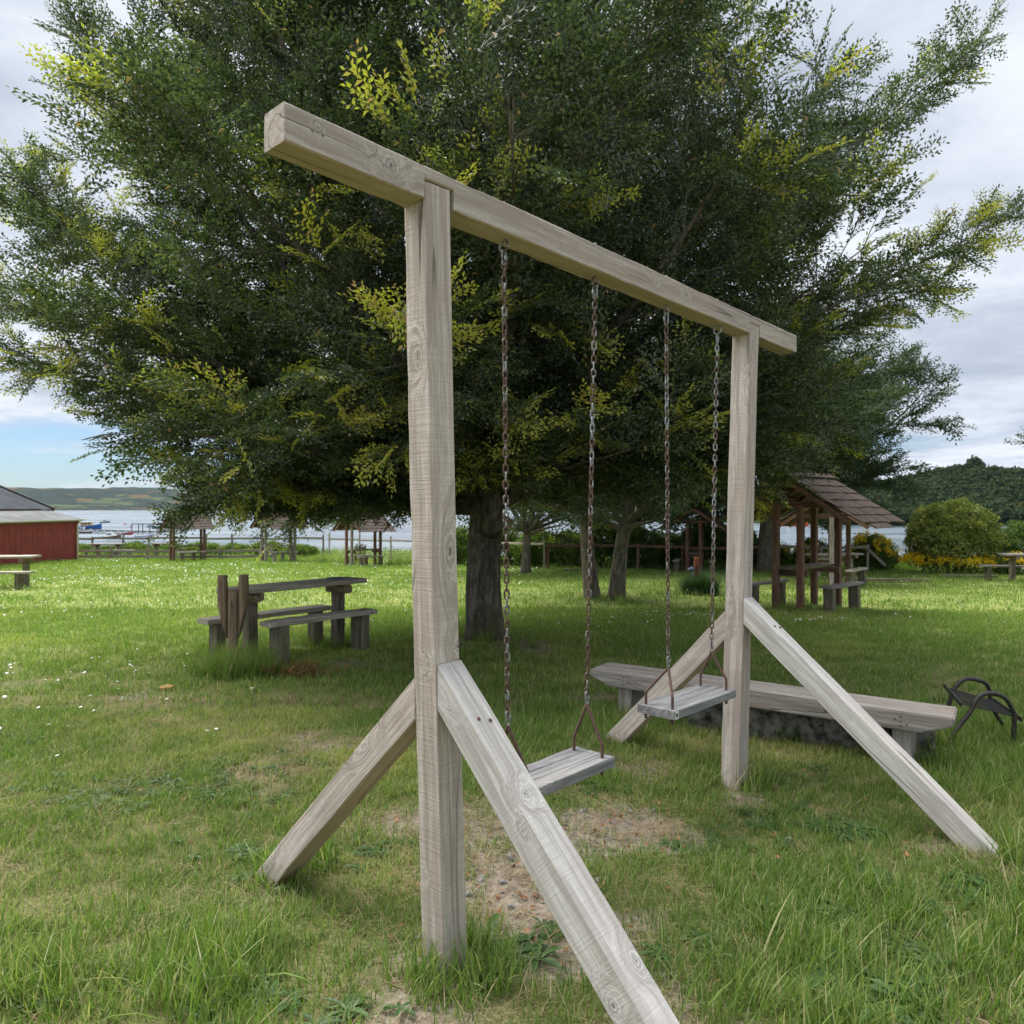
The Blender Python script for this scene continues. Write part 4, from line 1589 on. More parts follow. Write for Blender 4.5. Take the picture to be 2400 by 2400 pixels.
# ------------------------------------------------------------------ fences
def fence(label, pts, rails, ph, every, mat, pw=0.09, rail=(0.035, 0.09), lean=0.03, tall=0.0, seed=1, brace_end=False):
    rr = random.Random(seed)
    p0 = Vector((pts[0][0], pts[0][1], 0))
    root = thing('fence', label, 'fence', (p0.x, p0.y, gz(p0.x, p0.y)))
    o = root.location
    spots = []
    for a, b2 in zip(pts[:-1], pts[1:]):
        a, b2 = Vector((a[0], a[1], 0)), Vector((b2[0], b2[1], 0))
        n = max(1, round((b2 - a).length / every))
        for k in range(n):
            spots.append(a + (b2 - a) * (k / n))
    spots.append(Vector((pts[-1][0], pts[-1][1], 0)))
    tops = []
    for s in spots:
        z = gz(s.x, s.y)
        q = Vector((s.x, s.y, z)) - o
        h = ph + rr.uniform(-0.05, 0.12) + tall
        tp = q + UP * h + Vector((rr.uniform(-lean, lean), rr.uniform(-lean, lean), 0))
        timber('post', q - UP * 0.3, tp, pw, pw, Vector((0, 1, 0)), mat, root, bev=0.012, step=0.5)
        tops.append(q)
    for a, b2 in zip(tops[:-1], tops[1:]):
        dr = (b2 - a).normalized()
        sd = Vector((-dr.y, dr.x, 0)).normalized()
        if sd.y > 0:
            sd = -sd
        for h in rails:
            off = sd * (pw / 2 + rail[0] / 2 + 0.004) + UP * (h + rr.uniform(-0.03, 0.03))
            timber('rail', a + off - dr * 0.02, b2 + off + dr * 0.02 + UP * rr.uniform(-0.02, 0.02), rail[0], rail[1], sd, mat, root, bev=0.005, step=0.6)
    return root


fence('low grey rail fence running right from the red barn', [(-21.3, 36.2), (-14.2, 36.0), (-11.8, 36.4)], (0.17, 0.43), 0.62, 1.9, M['grey_post'], 0.10, (0.035, 0.12), seed=3)
fence('grey single rail fence along the shore bank on the left', [(-23.5, 39.2), (-16.0, 38.6), (-9.5, 37.4)], (1.03,), 1.15, 1.5, M['grey_post'], 0.085, (0.04, 0.11), 0.12, seed=4)
fence('brown single rail wire fence against the sea behind the big trunk', [(-9.2, 37.3), (-4.2, 35.2), (-0.5, 29.0), (1.2, 27.2)], (0.98,), 1.25, 1.75, M['table_wood'], 0.075, (0.035, 0.085), 0.04, seed=5)
fence('dark brown rail fence in front of the bramble hedge', [(1.3, 27.1), (9.5, 27.0)], (0.88,), 0.95, 1.6, M['red_wood'], 0.085, (0.04, 0.10), 0.03, seed=6)
fence('grey rail fence ending in the yellow gorse on the right', [(9.6, 27.0), (12.55, 26.2)], (0.92,), 1.02, 1.45, M['grey_post'], 0.085, (0.04, 0.085), 0.03, seed=7)


def stay():
    a = pix(2035, 1288, Y=26.1)
    b2 = pix(2075, 1318, Y=26.1)
    root = thing('fence_stay', 'pale diagonal plank propping the end of the grey fence', 'fence stay', (b2.x, b2.y, gz(b2.x, b2.y)))
    timber('plank', a - root.location, Vector((b2.x - a.x, 0, 0)) * 0 + (b2 - root.location) - UP * 0.1, 0.04, 0.10, Vector((0, 1, 0)), M['grey_post'], root)


stay()


def wire():
    """netting under the sea fence"""
    root = thing('wire_netting', 'thin wire netting below the rail of the sea fence', 'netting', (-9.2, 37.3, gz(-9.2, 37.3)))
    b = MB()
    o = root.location
    for (a, c) in (((-9.2, 37.25), (-4.2, 35.15)),):
        for h in np.arange(0.08, 0.95, 0.11):
            n = 12
            pts = [Vector((a[0] + (c[0] - a[0]) * k / n, a[1] + (c[1] - a[1]) * k / n, 0)) for k in range(n + 1)]
            for q in pts:
                q.z = gz(q.x, q.y) + h
            b.tube([q - o for q in pts], 0.004, 3, cap=False)
    b.build('wires', M['zinc'], root)


wire()


def slat_gate():
    c = pix(843, 1282, Y=33.4)
    g = gz(c.x, c.y)
    root = thing('slatted_panel', 'dark upright slatted panel standing inside the sea shelter', 'panel', (c.x, c.y, g))
    for k in range(7):
        x = -0.22 + 0.073 * k
        timber('slat', (x, 0, 0.18), (x + 0.06, 0, 0.92 + 0.04 * math.sin(k * 2.1)), 0.045, 0.02, Vector((1, 0, 0)), M['dark_wood'], root, bev=0.003, step=0.5)
    for z in (0.35, 0.75):
        timber('rail', (-0.24, 0.024, z), (0.28, 0.024, z), 0.02, 0.06, Vector((0, 1, 0)), M['dark_wood'], root, bev=0.003, step=0.5)
    for x in (-0.2, 0.24):
        timber('leg', (x, 0.05, -0.1), (x, 0.05, 0.8), 0.03, 0.05, Vector((0, 1, 0)), M['dark_wood'], root, bev=0.003, step=0.5)


slat_gate()


def tap_post():
    base = pix(1632, 1392, Y=16.5)
    g = gz(base.x, base.y)
    root = thing('tap_post', 'rusty red pipe post with a blue tap in a grass tussock', 'tap post', (base.x, base.y, g))
    b = MB()
    b.tube([(0, 0, -0.2), (0, 0, 0.80), (0, 0, 0.81)], [0.055, 0.055, 0.045], 14)
    b.build('pipe', M['rust_pipe'], root, True)
    b = MB()
    b.tube([(-0.09, -0.05, -0.1), (-0.085, -0.05, 0.55)], 0.013, 8)
    b.tube([(-0.085, -0.05, 0.55), (-0.03, -0.03, 0.555)], 0.013, 8)
    b.build('blue_hose', M['blue'], root, True)
    b = MB()
    b.tube([(-0.06, -0.05, 0.55), (-0.17, -0.06, 0.55)], 0.030, 8)
    b.tube([(-0.16, -0.06, 0.55), (-0.20, -0.06, 0.52)], 0.022, 8)
    b.tube([(-0.11, -0.055, 0.55), (-0.11, -0.055, 0.61)], 0.016, 8)
    b.build('tap', M['tap'], root, True)
    return base


M['rust_pipe'] = plain_mat('red_rusty_pipe', (0.24, 0.062, 0.028), 0.7, 0, 0.5, 12, 0.3, 0.2)
M['blue'] = plain_mat('blue_hose', (0.05, 0.16, 0.28), 0.5, 0, 0.2, 5, 0.4, 0)
M['tap'] = plain_mat('grey_blue_tap', (0.18, 0.24, 0.36), 0.4, 0.2, 0.2, 5, 0.5, 0)
TAP = tap_post()


def sleepers():
    """low timbers lying in the grass at the lawn's back edge"""
    for i, (x0, y0, x1, y1, lab) in enumerate(((1.75, 25.6, 3.0, 25.2, 'dark timber lying in the grass behind the twin trunks'), (9.4, 21.0, 11.5, 20.3, 'dark timber edging in the grass right of the nearest shelter'),
                                               (13.0, 22.6, 14.6, 22.4, 'flat brown timber in the grass in front of the olive bush'))):
        za, zb = gz(x0, y0), gz(x1, y1)
        r_ = tag(timber('ground_timber', (x0, y0, za + 0.05), (x1, y1, zb + 0.05), 0.16, 0.12, (0, 1, 0), M['dark_wood'], None, bev=0.012, warp=0.004), lab, 'timber')


sleepers()


def chip():
    q = pix(388, 1610, Y=6.35)
    root = thing('bark_chip', 'single tan bark chip lying on the lawn left of the log bundle', 'bark chip', (q.x, q.y, gz(q.x, q.y)))
    v = [(-0.06, -0.02, 0.012), (0.05, -0.03, 0.02), (0.07, 0.01, 0.03), (0.0, 0.035, 0.035), (-0.055, 0.02, 0.022)]
    v2 = [(x, y, z + 0.012) for x, y, z in v]
    f = [tuple(range(4, -1, -1)), tuple(range(5, 10))] + [(i, (i + 1) % 5, 5 + (i + 1) % 5, 5 + i) for i in range(5)]
    link('chip', mesh_np('chip', v + v2, f), M['chip'], root)


M['chip'] = plain_mat('tan_bark', (0.42, 0.27, 0.10), 0.8, 0, 0.3, 30, 0.2, 0.2)
chip()

# ------------------------------------------------------------------ red barn
M['barn_red'] = plain_mat('barn_red_board', (0.30, 0.055, 0.042), 0.7, 0, 0.3, 3.0, 0.3, 0.1)
M['roof_dark'] = plain_mat('dark_iron_roof', (0.085, 0.093, 0.105), 0.85, 0.0, 0.3, 1.5, 0.05, 0.0)
M['roof_pale'] = plain_mat('pale_iron_roof', (0.24, 0.245, 0.25), 0.85, 0.0, 0.35, 1.2, 0.05, 0.0)
M['trim_wood'] = plain_mat('brown_eave', (0.24, 0.17, 0.11), 0.8, 0, 0.3, 6, 0.2, 0)  # brown timber of the barn's verge and eave boards


def corrugated(p00, p10, p01, pitch=0.09, amp=0.011, n_sub=4):
    """sheet spanned by p00->p10 (across the waves) and p00->p01 (down the slope)"""
    p00, p10, p01 = Vector(p00), Vector(p10), Vector(p01)
    ax, ay = p10 - p00, p01 - p00
    nrm = ax.cross(ay).normalized()
    if nrm.z < 0:
        nrm = -nrm
    n = int(ax.length / pitch) * n_sub
    v, f = [], []
    for j in range(2):
        for i in range(n + 1):
            v.append(p00 + ax * (i / n) + ay * j + nrm * amp * math.sin(2 * math.pi * i / n_sub))
    for i in range(n):
        f.append((i, i + 1, n + 2 + i, n + 1 + i))
    return v, f


def barn():
    X0, Y0, Y1 = -20.75, 22.0, 35.4
    g = gz(X0, Y1) - 0.05
    root = thing('barn', 'red board barn with grey iron roof at the left edge', 'barn', (X0, Y1, g))
    o = root.location
    ez = 0.92
    wall = empty('wall', (0, 0, 0), 0, root)
    k = 0
    y = Y0
    while y < Y1 - 0.05:
        w = 0.36
        y2 = min(y + w, Y1)
        me = timber_mesh(ez - g + 0.25, y2 - y - 0.012, 0.03, 500 + k, bev=0.004, step=1.0)
        link('board', me, M['barn_red'], wall, axes_matrix(Vector((X0, (y + y2) / 2, g - 0.3)) - o, UP, Vector((0, 1, 0))))
        y = y2
        k += 1
    b = MB()
    b.box(Vector((X0 - 0.05, (Y0 + Y1) / 2, (g + ez) / 2 - 0.2)) - o, (0.05, Y1 - Y0, ez - g + 0.3))
    prof = [(0.0, g - 0.3), (0.0, ez - 0.02), (-1.5, 1.34), (-7.5, 3.85), (-7.5, g - 0.3)]
    b.add([Vector((X0 + a, Y1 - 0.03, z)) - o for a, z in prof], [(0, 1, 2, 3, 4)])
    b.build('wall_lining', M['barn_red'], root)
    bb = timber('corner_board', Vector((X0 + 0.02, Y1 + 0.01, g - 0.3)) - o, Vector((X0 + 0.02, Y1 + 0.01, ez)) - o, 0.10, 0.05, (0, 1, 0), M['barn_red'], root)
    # lean-to roof, gutter and downpipe
    v, f = corrugated(Vector((X0 + 0.16, Y0, ez + 0.02)) - o, Vector((X0 + 0.16, Y1 + 0.25, ez + 0.02)) - o, Vector((X0 - 1.5, Y0, 1.40)) - o)
    MB().add(v, f).build('lean_to_roof', M['roof_pale'], root, True)
    v, f = corrugated(Vector((X0 - 1.35, Y0, 1.44)) - o, Vector((X0 - 1.35, Y1 + 0.35, 1.44)) - o, Vector((X0 - 7.5, Y0, 4.0)) - o)
    MB().add(v, f).build('main_roof', M['roof_dark'], root, True)
    timber('verge_board', Vector((X0 - 1.3, Y1 + 0.36, 1.40)) - o, Vector((X0 - 7.5, Y1 + 0.36, 3.97)) - o, 0.04, 0.16, (0, 1, 0), M['trim_wood'], root)
    timber('ridge_flashing', Vector((X0 - 1.3, Y1 + 0.33, 1.50)) - o, Vector((X0 - 7.5, Y1 + 0.33, 4.06)) - o, 0.16, 0.03, (0, 1, 0), M['roof_dark'], root)
    timber('eave_board', Vector((X0 + 0.07, Y0, ez - 0.05)) - o, Vector((X0 + 0.07, Y1 + 0.1, ez - 0.05)) - o, 0.03, 0.11, (1, 0, 0), M['trim_wood'], root)
    b = MB()
    n = 8
    for i in range(n):
        a0, a1 = math.pi + math.pi * i / n, math.pi + math.pi * (i + 1) / n
        q = [Vector((X0 + 0.20 + 0.065 * math.cos(a), yy, ez + 0.03 + 0.065 * math.sin(a))) - o for a in (a0, a1) for yy in (Y0, Y1 + 0.3)]
        b.add([q[0], q[1], q[3], q[2]], [(0, 1, 2, 3)])
    b.build('gutter', M['white'], root, True)
    b = MB()
    b.tube([Vector((X0 + 0.20, Y1 - 0.1, ez - 0.03)) - o, Vector((X0 + 0.2, Y1 - 0.1, ez - 0.10)) - o, Vector((X0 + 0.08, Y1 - 0.1, ez - 0.22)) - o, Vector((X0 + 0.08, Y1 - 0.1, g - 0.1)) - o], 0.045, 8)
    b.build('downpipe', M['white'], root, True)


barn()

# ------------------------------------------------------------------ boats, gangway, buoys
def cmat(name, col, rough=0.45):
    return plain_mat(name, col, rough, 0, 0.15, 1.0, 0.4, 0)


M['b_blue'] = cmat('boat_blue', (0.02, 0.13, 0.42))
M['b_green'] = cmat('boat_green', (0.06, 0.16, 0.12))
M['b_white'] = cmat('boat_white', (0.75, 0.76, 0.76))
M['b_yellow'] = cmat('boat_yellow', (0.62, 0.42, 0.16))
M['b_red'] = cmat('boat_red', (0.45, 0.04, 0.035))
M['b_orange'] = cmat('boat_orange', (0.75, 0.10, 0.04))
M['b_dark'] = cmat('boat_dark', (0.03, 0.035, 0.04))
M['glass'] = plain_mat('dark_glass', (0.03, 0.04, 0.05), 0.1, 0, 0.1, 1, 0.6, 0)


def boat(label, px, py, length, rz, hullm, cabm, stripe=None, cabin=0.35, mast=True, Y=None, zw=WATER_Z, freeb=0.12):
    if Y is None:
        Y = F_PX * (CAM_Z - zw) / (py - HORIZON)
    q = pix(px, py, Y=Y)
    root = thing('boat', label, 'boat', (q.x, q.y, zw), rz, 'boats moored in the bay')
    L = length
    secs = []
    ns = 11
    for i in range(ns):
        u = i / (ns - 1)
        x = -L / 2 + L * u
        bw = L * 0.15 * (1 - max(0, (u - 0.45) / 0.55) ** 2.2) * (0.82 + 0.18 * min(1, u * 4))
        sheer = L * freeb * (1 + 0.9 * max(0, u - 0.3) ** 2 * 2)
        secs.append([(x, -bw, sheer), (x, -bw * 0.86, sheer * 0.35), (x, -bw * 0.4, -L * 0.04), (x, bw * 0.4, -L * 0.04), (x, bw * 0.86, sheer * 0.35), (x, bw, sheer)])
    v = [p for s in secs for p in s]
    f = []
    for i in range(ns - 1):
        for k in range(5):
            f.append((i * 6 + k, i * 6 + k + 1, (i + 1) * 6 + k + 1, (i + 1) * 6 + k))
    f.append((0, 1, 2, 3, 4, 5)[::-1])
    MB().add(v, f).build('hull', hullm, root, False)
    vd = [p for i in range(ns) for p in ((secs[i][0][0], secs[i][0][1] * 0.97, secs[i][0][2] - L * 0.02), (secs[i][5][0], secs[i][5][1] * 0.97, secs[i][5][2] - L * 0.02))]
    MB().add(vd, [(2 * i, 2 * i + 2, 2 * i + 3, 2 * i + 1) for i in range(ns - 1)]).build('deck', M['b_white'], root)
    b = MB()
    for sg in (0, 5):
        b.tube([secs[i][sg] for i in range(ns)], L * 0.012, 5)
    b.build('gunwale', stripe or M['b_white'], root)
    if cabin:
        cl = L * cabin
        cab = MB().box((-L * 0.08, 0, L * freeb + L * 0.075), (cl, L * 0.19, L * 0.17), None, 0, L * 0.012).build('cabin', cabm, root)
        MB().box((-L * 0.08, 0, L * freeb + L * 0.169), (cl * 1.12, L * 0.21, L * 0.014)).build('roof', M['b_white'], cab)
        for sy in (-1, 1):
            for k in range(3):
                MB().box((-L * 0.08 + (k - 1) * cl * 0.3, sy * L * 0.0955, L * freeb + L * 0.105), (cl * 0.2, L * 0.006, L * 0.06)).build('window', M['glass'], cab)
    if mast:
        b = MB()
        b.tube([(-L * 0.05, 0, L * freeb), (-L * 0.05, 0, L * 0.52)], L * 0.008, 5)
        b.tube([(-L * 0.05, 0, L * 0.45), (-L * 0.28, 0, L * 0.38)], L * 0.005, 5)
        b.tube([(L * 0.47, 0, L * freeb * 1.5), (-L * 0.05, 0, L * 0.5)], L * 0.002, 4)
        b.build('mast', M['b_white'], root)


boat('blue fishing boat with yellow wheelhouse moored right of the barn', 208, 1240, 12.5, 0.15, M['b_blue'], M['b_yellow'], M['b_blue'], 0.42)
boat('small white and green fishing boat alone on the open water', 246, 1225, 7.0, 0.9, M['b_green'], M['b_white'], M['b_white'], 0.4)
boat('green hulled fishing boat with white cabin near the gangway end', 378, 1239, 9.0, -2.7, M['b_green'], M['b_white'], M['b_white'], 0.4)
boat('white motor boat moored behind the gangway gantry', 395, 1247, 9.5, 0.2, M['b_white'], M['b_white'], M['b_red'], 0.45, False)
boat('white cabin boat partly hidden by the barn corner', 192, 1248, 8.0, 0.1, M['b_white'], M['b_white'], M['b_dark'], 0.4, False)
boat('long orange red boat seen through the nearest shelter', 1862, 1233, 17.0, 0.0, M['b_orange'], M['b_white'], M['b_orange'], 0.3, False, freeb=0.10)
boat('small red dinghy hauled up below the low fence', 304, 1287, 3.6, 0.2, M['b_red'], M['b_white'], M['b_white'], 0.0, False)
boat('red open boat moored under the gangway middle', 293, 1253, 6.0, 0.1, M['b_red'], M['b_white'], M['b_white'], 0.0, False)


def gangway():
    Y = 322.0
    a, b2 = pix(217, 1252, Y=Y), pix(384, 1257, Y=Y)
    zt = 1.9
    root = thing('gangway', 'black lattice gangway leading over the water to a pontoon', 'gangway', (a.x, Y, WATER_Z))
    o = root.location
    L = b2.x - a.x
    zb = lambda u: (a.z + (b2.z - a.z) * u) - o.z
    for side in (0, 1.6):
        n = 20
        b = MB()
        for k in range(n):
            u0, u1 = k / n, (k + 1) / n
            b.tube([(L * u0, side, zb(u0)), (L * u0, side, zb(u0) + zt)], 0.09, 4)
            b.tube([(L * u0, side, zb(u0) if k % 2 else zb(u0) + zt), (L * u1, side, zb(u1) + zt if k % 2 else zb(u1))], 0.07, 4)
        b.build('lattice', M['b_dark'], root)
        timber('top_chord', (0, side, zb(0) + zt), (L, side, zb(1) + zt), 0.25, 0.25, (0, 1, 0), M['b_dark'], root, step=9)
        timber('bottom_chord', (0, side, zb(0)), (L, side, zb(1)), 0.28, 0.28, (0, 1, 0), M['b_dark'], root, step=9)
    b = MB()
    b.add([(0, 0, zb(0) + 0.15), (L, 0, zb(1) + 0.15), (L, 1.6, zb(1) + 0.15), (0, 1.6, zb(0) + 0.15)], [(0, 1, 2, 3)])
    b.build('deck', M['grey_post'], root)
    g = thing('gantry', 'black square portal gantry standing over the gangway', 'gantry', (pix(330, 1256, Y=Y - 1).x, Y - 1, WATER_Z))
    w = 42 / F_PX * Y
    h = pix(330, 1228.5, Y=Y).z - WATER_Z
    for x in (-0.5, -0.12, 0.11, 0.5):
        timber('column', (x * w, 0, -2), (x * w, 0, h), 0.3 if abs(x) == 0.5 else 0.22, 0.3, (0, 1, 0), M['b_dark'], g, step=9)
    timber('lintel', (-0.5 * w - 0.15, 0, h + 0.12), (0.5 * w + 0.15, 0, h + 0.12), 0.32, 0.3, (0, 1, 0), M['b_dark'], g, step=9)
    p = thing('pontoon', 'dark floating pontoon at the left end of the gangway', 'pontoon', (pix(203, 1253, Y=Y).x, Y - 3, WATER_Z))
    MB().box((0, 0, 0.2), (7.0, 2.4, 0.9), None, 0, 0.1).build('float', M['b_dark'], p)
    MB().box((0, 0, 0.70), (7.1, 2.5, 0.12), None, 0, 0.02).build('decking', M['grey_post'], p)


boat('white open boat below the middle of the gangway', 338, 1262, 6.5, 0.4, M['b_white'], M['b_white'], M['b_blue'], 0.0, False)
boat('small blue and white boat right of the black gantry', 420, 1244, 7.0, 0.3, M['b_blue'], M['b_white'], M['b_white'], 0.4, True)
boat('white yacht with tall mast behind the low branches', 362, 1236, 8.5, 0.6, M['b_white'], M['b_white'], M['b_blue'], 0.35, True)
boat('grey work boat under the left part of the gangway', 262, 1263, 7.5, -0.2, M['b_dark'], M['b_white'], M['b_white'], 0.3, False)
gangway()


def buoy(px, py, r, lab):
    Y = F_PX * (CAM_Z - WATER_Z) / (py - HORIZON)
    q = pix(px, py, Y=Y)
    root = thing('buoy', lab, 'buoy', (q.x, q.y, WATER_Z), 0, 'red mooring buoys')
    b = MB()
    prof = [(0.05, -0.5), (0.75, -0.35), (1.0, 0.1), (0.92, 0.6), (0.55, 1.0), (0.15, 1.15)]
    sides = 12
    v = [(rr * r * math.cos(2 * math.pi * k / sides), rr * r * math.sin(2 * math.pi * k / sides), z * r) for rr, z in prof for k in range(sides)]
    f = [(i * sides + k, i * sides + (k + 1) % sides, (i + 1) * sides + (k + 1) % sides, (i + 1) * sides + k) for i in range(len(prof) - 1) for k in range(sides)]
    f.append(tuple((len(prof) - 1) * sides + k for k in range(sides)))
    b.add(v, f)
    b.build('float', M['b_red'], root, True)
    b = MB()
    b.tube([(0.06 * r * math.cos(a), 0, 1.25 * r + 0.16 * r * math.sin(a)) for a in np.linspace(0, 2 * math.pi, 10, endpoint=False)], 0.05 * r, 5, closed=True)
    b.build('ring', M['b_dark'], root)


buoy(293, 1230, 0.75, 'red buoy afloat left of the black gantry')
buoy(305, 1236, 0.5, 'small red buoy nearer the black gantry')
buoy(312, 1249, 0.6, 'red buoy showing between the gantry columns')

# houses on the far shore
M['far_white'] = cmat('far_house_white', (0.7, 0.7, 0.68))
M['far_roof'] = cmat('far_house_roof', (0.25, 0.22, 0.22))


def far_house(px, w, lab):
    Y = 3490.0
    q = pix(px, 1196, Y=Y)
    root = thing('far_house', lab, 'house', (q.x, Y, WATER_Z + 1.0), 0, 'white houses on the far shore')
    MB().box((0, 0, 3.0), (w, 9, 6.0)).build('walls', M['far_white'], root)
    v = [(-w / 2 - 0.5, -5, 6), (w / 2 + 0.5, -5, 6), (w / 2 + 0.5, 5, 6), (-w / 2 - 0.5, 5, 6), (-w / 2, 0, 10), (w / 2, 0, 10)]
    MB().add(v, [(0, 1, 5, 4), (2, 3, 4, 5), (1, 2, 5), (3, 0, 4), (3, 2, 1, 0)]).build('roof', M['far_roof'], root)


far_house(197, 15, 'white house at the foot of the far hills nearest the barn')
far_house(231, 11, 'white house at the foot of the far hills above the lone boat')
far_house(309, 22, 'long white house at the foot of the far hills left of the tree')

# ------------------------------------------------------------------ trees
def unit(v):
    return v / (np.linalg.norm(v) + 1e-9)


def rot_about(v, k, a):
    return v * math.cos(a) + np.cross(k, v) * math.sin(a) + k * (k @ v) * (1 - math.cos(a))


class Tree:
    def __init__(s, seed, env, zc, noise_seed=0):
        s.r = np.random.default_rng(seed)
        s.env, s.zc = env, zc
        s.tubes = MB()
        s.P, s.Dr, s.U = [], [], []
        s.ok = lambda p: True
        s.ns = noise_seed

    def reach(s, p, d):
        """distance from p along d to the crown surface"""
        t = 0.0
        while t < 14:
            t += 0.15
            q = p + d * t
            rh, ru, rd = s.env(math.atan2(q[0], q[1]))
            h = q[2] - s.zc
            if (q[0] ** 2 + q[1] ** 2) / rh ** 2 + (h / (ru if h > 0 else rd)) ** 2 > 1:
                break
        return t

    def path(s, p, d, L, n, bend, wob):
        pts = [np.array(p, float)]
        d = unit(np.array(d, float))
        for i in range(n):
            d = unit(d + np.array([0, 0, bend * L / n]) + s.r.normal(0, wob, 3))
            pts.append(pts[-1] + d * L / n)
        return pts

    def at(s, pts, u):
        x = u * (len(pts) - 1)
        i = min(int(x), len(pts) - 2)
        f = x - i
        return pts[i] * (1 - f) + pts[i + 1] * f, unit(pts[i + 1] - pts[i])

    def sprays(s, pts, L, u0, gap, ang=0.7, tipw=1.0):
        n = max(1, int(L * (1 - u0) / gap))
        sg = 1
        for k in range(n + 1):
            u = u0 + (1 - u0) * (k + 0.5 * s.r.random()) / (n + 1)
            p, d = s.at(pts, min(u, 1.0))
            if not s.ok(p):
                continue
            side = unit(np.cross(d, [0, 0, 1.0]) + s.r.normal(0, 0.25, 3))
            sg = -sg
            dd = unit(d * math.cos(ang) + side * sg * math.sin(ang) + np.array([0, 0, s.r.normal(0.08, 0.18)]))
            s.P.append(p)
            s.Dr.append(dd)
            s.U.append(u)
        if s.ok(pts[-1]):
            s.P.append(pts[-1])
            s.Dr.append(unit(pts[-1] - pts[-2]))
            s.U.append(1.0)

    def leader(s, p, d, r0, L=None, bend=0.05, wob=0.045, u0=0.2, cgap=0.16, clen=0.42, ggap=0.22, sgap=0.10, cmax=2.1):
        d = unit(np.array(d, float))
        p = np.array(p, float)
        if L is None:
            L = max(0.8, s.reach(p, d) * s.r.uniform(0.86, 1.04))
        n = max(6, int(L / 0.35))
        pts = s.path(p, d, L, n, bend, wob)
        cut = next((i for i in range(int(n * 0.35), n + 1) if not s.ok(pts[i])), None)
        if cut is not None and cut < n:
            pts = pts[:max(cut, 3) + 1]
            n = len(pts) - 1
            L = L * cut / max(cut, int(L / 0.35))
            L = float(sum(np.linalg.norm(pts[i + 1] - pts[i]) for i in range(n)))
        rad = [max(0.007, r0 * (1 - i / n) ** 0.9) for i in range(n + 1)]
        s.tubes.tube([Vector(q) for q in pts], rad, 7)
        nc = int(L * (1 - u0) / cgap)
        ph = s.r.uniform(0, 6.28)
        for k in range(nc):
            u = u0 + (1 - u0) * (k + s.r.random()) / nc
            q, dd = s.at(pts, u)
            side = unit(np.cross(dd, [0, 0, 1.0])) if abs(dd[2]) < 0.92 else np.array([1.0, 0, 0])
            flat = 1.0 - abs(dd[2])
            an = (0 if k % 2 else math.pi) + s.r.normal(0, 0.35 + (1 - flat) * 1.6) + (ph + k * 2.4) * (0.0 if flat > 0.35 else 1.0)
            perp = rot_about(side, dd, an)
            fi = s.r.uniform(0.6, 1.05)
            cd = unit(dd * math.cos(fi) + perp * math.sin(fi) + np.array([0, 0, 0.20 if d[2] > 0.3 else -0.02]))
            cl = min(cmax, clen * L * (1.0 - 0.62 * u) * s.r.uniform(0.65, 1.2) + 0.25)
            cl = min(cl, s.reach(q, cd) * 1.05 + 0.15)
            if cl < 0.2:
                continue
            cn = max(3, int(cl / 0.3))
            cp = s.path(q, cd, cl, cn, 0.10, 0.07)
            if not s.ok(cp[-1]):
                continue
            rc = min(0.022, max(0.008, rad[min(int(u * n), n)] * 0.5))
            s.tubes.tube([Vector(x) for x in cp], [max(0.0025, rc * (1 - i / cn)) for i in range(cn + 1)], 4, cap=False)
            s.sprays(cp, cl, 0.25, sgap)
            ng = int(cl * 0.85 / ggap)
            for g in range(ng):
                ug = 0.12 + 0.8 * (g + s.r.random()) / ng
                qg, dg = s.at(cp, ug)
                sd = unit(np.cross(dg, [0, 0, 1.0]) + s.r.normal(0, 0.35, 3))
                gd = unit(dg * 0.72 + sd * (1 if g % 2 else -1) * 0.7 + np.array([0, 0, s.r.normal(0.12, 0.25)]))
                gl = s.r.uniform(0.25, 0.62) * (1 - 0.3 * ug)
                gp = s.path(qg, gd, gl, 3, 0.1, 0.08)
                s.tubes.tube([Vector(x) for x in gp], [0.004, 0.003, 0.002, 0.001], 3, cap=False)
                s.sprays(gp, gl, 0.15, sgap)

    def finish(s, root, templates, scale=(0.8, 1.25), tint_bias=0.0, roll=0.75, young=1.0, mat=None, thin=None):
        s.tubes.build('branches', mat or M['twig'], root, True)
        P_, D_, U_ = np.array(s.P), np.array(s.Dr), np.array(s.U)
        if thin is not None:
            k = s.r.random(len(P_)) < thin(P_)
            P_, D_, U_ = P_[k], D_[k], U_[k]
        n = len(P_)
        rot = dir_rot(D_, (0, 0, 1), s.r.normal(0, roll, n))
        a = fbm(P_[:, 0] + P_[:, 2] * 0.7, P_[:, 1] - P_[:, 2] * 0.6, 3.2, 101 + s.ns, 2)
        b = fbm(P_[:, 0] - P_[:, 2] * 0.4, P_[:, 1] + P_[:, 2] * 0.9, 0.35, 131 + s.ns, 2)
        rr = np.linalg.norm(P_[:, :2], axis=1)
        rh = np.array([s.env(math.atan2(p[0], p[1]))[0] for p in P_])
        h = P_[:, 2] - s.zc
        zr = np.array([s.env(math.atan2(p[0], p[1]))[1 if p[2] > s.zc else 2] for p in P_])
        outer = np.sqrt((rr / rh) ** 2 + (h / zr) ** 2)
        tint = 0.68 * sstep(0.55, 0.72, a * 0.85 + b * 0.35 - 0.05) * sstep(0.5, 0.9, outer) * sstep(0.2, 0.9, U_) * young
        tint = np.clip(tint + s.r.normal(0.06, 0.07, n) + tint_bias + 0.15 * sstep(0.6, 0.95, outer) * b * 1.6 * young, 0, 1)
        return tag(scatter('crown', P_, rot, s.r.uniform(scale[0], scale[1], n), tint, templates, root), None, None, None, 'stuff')


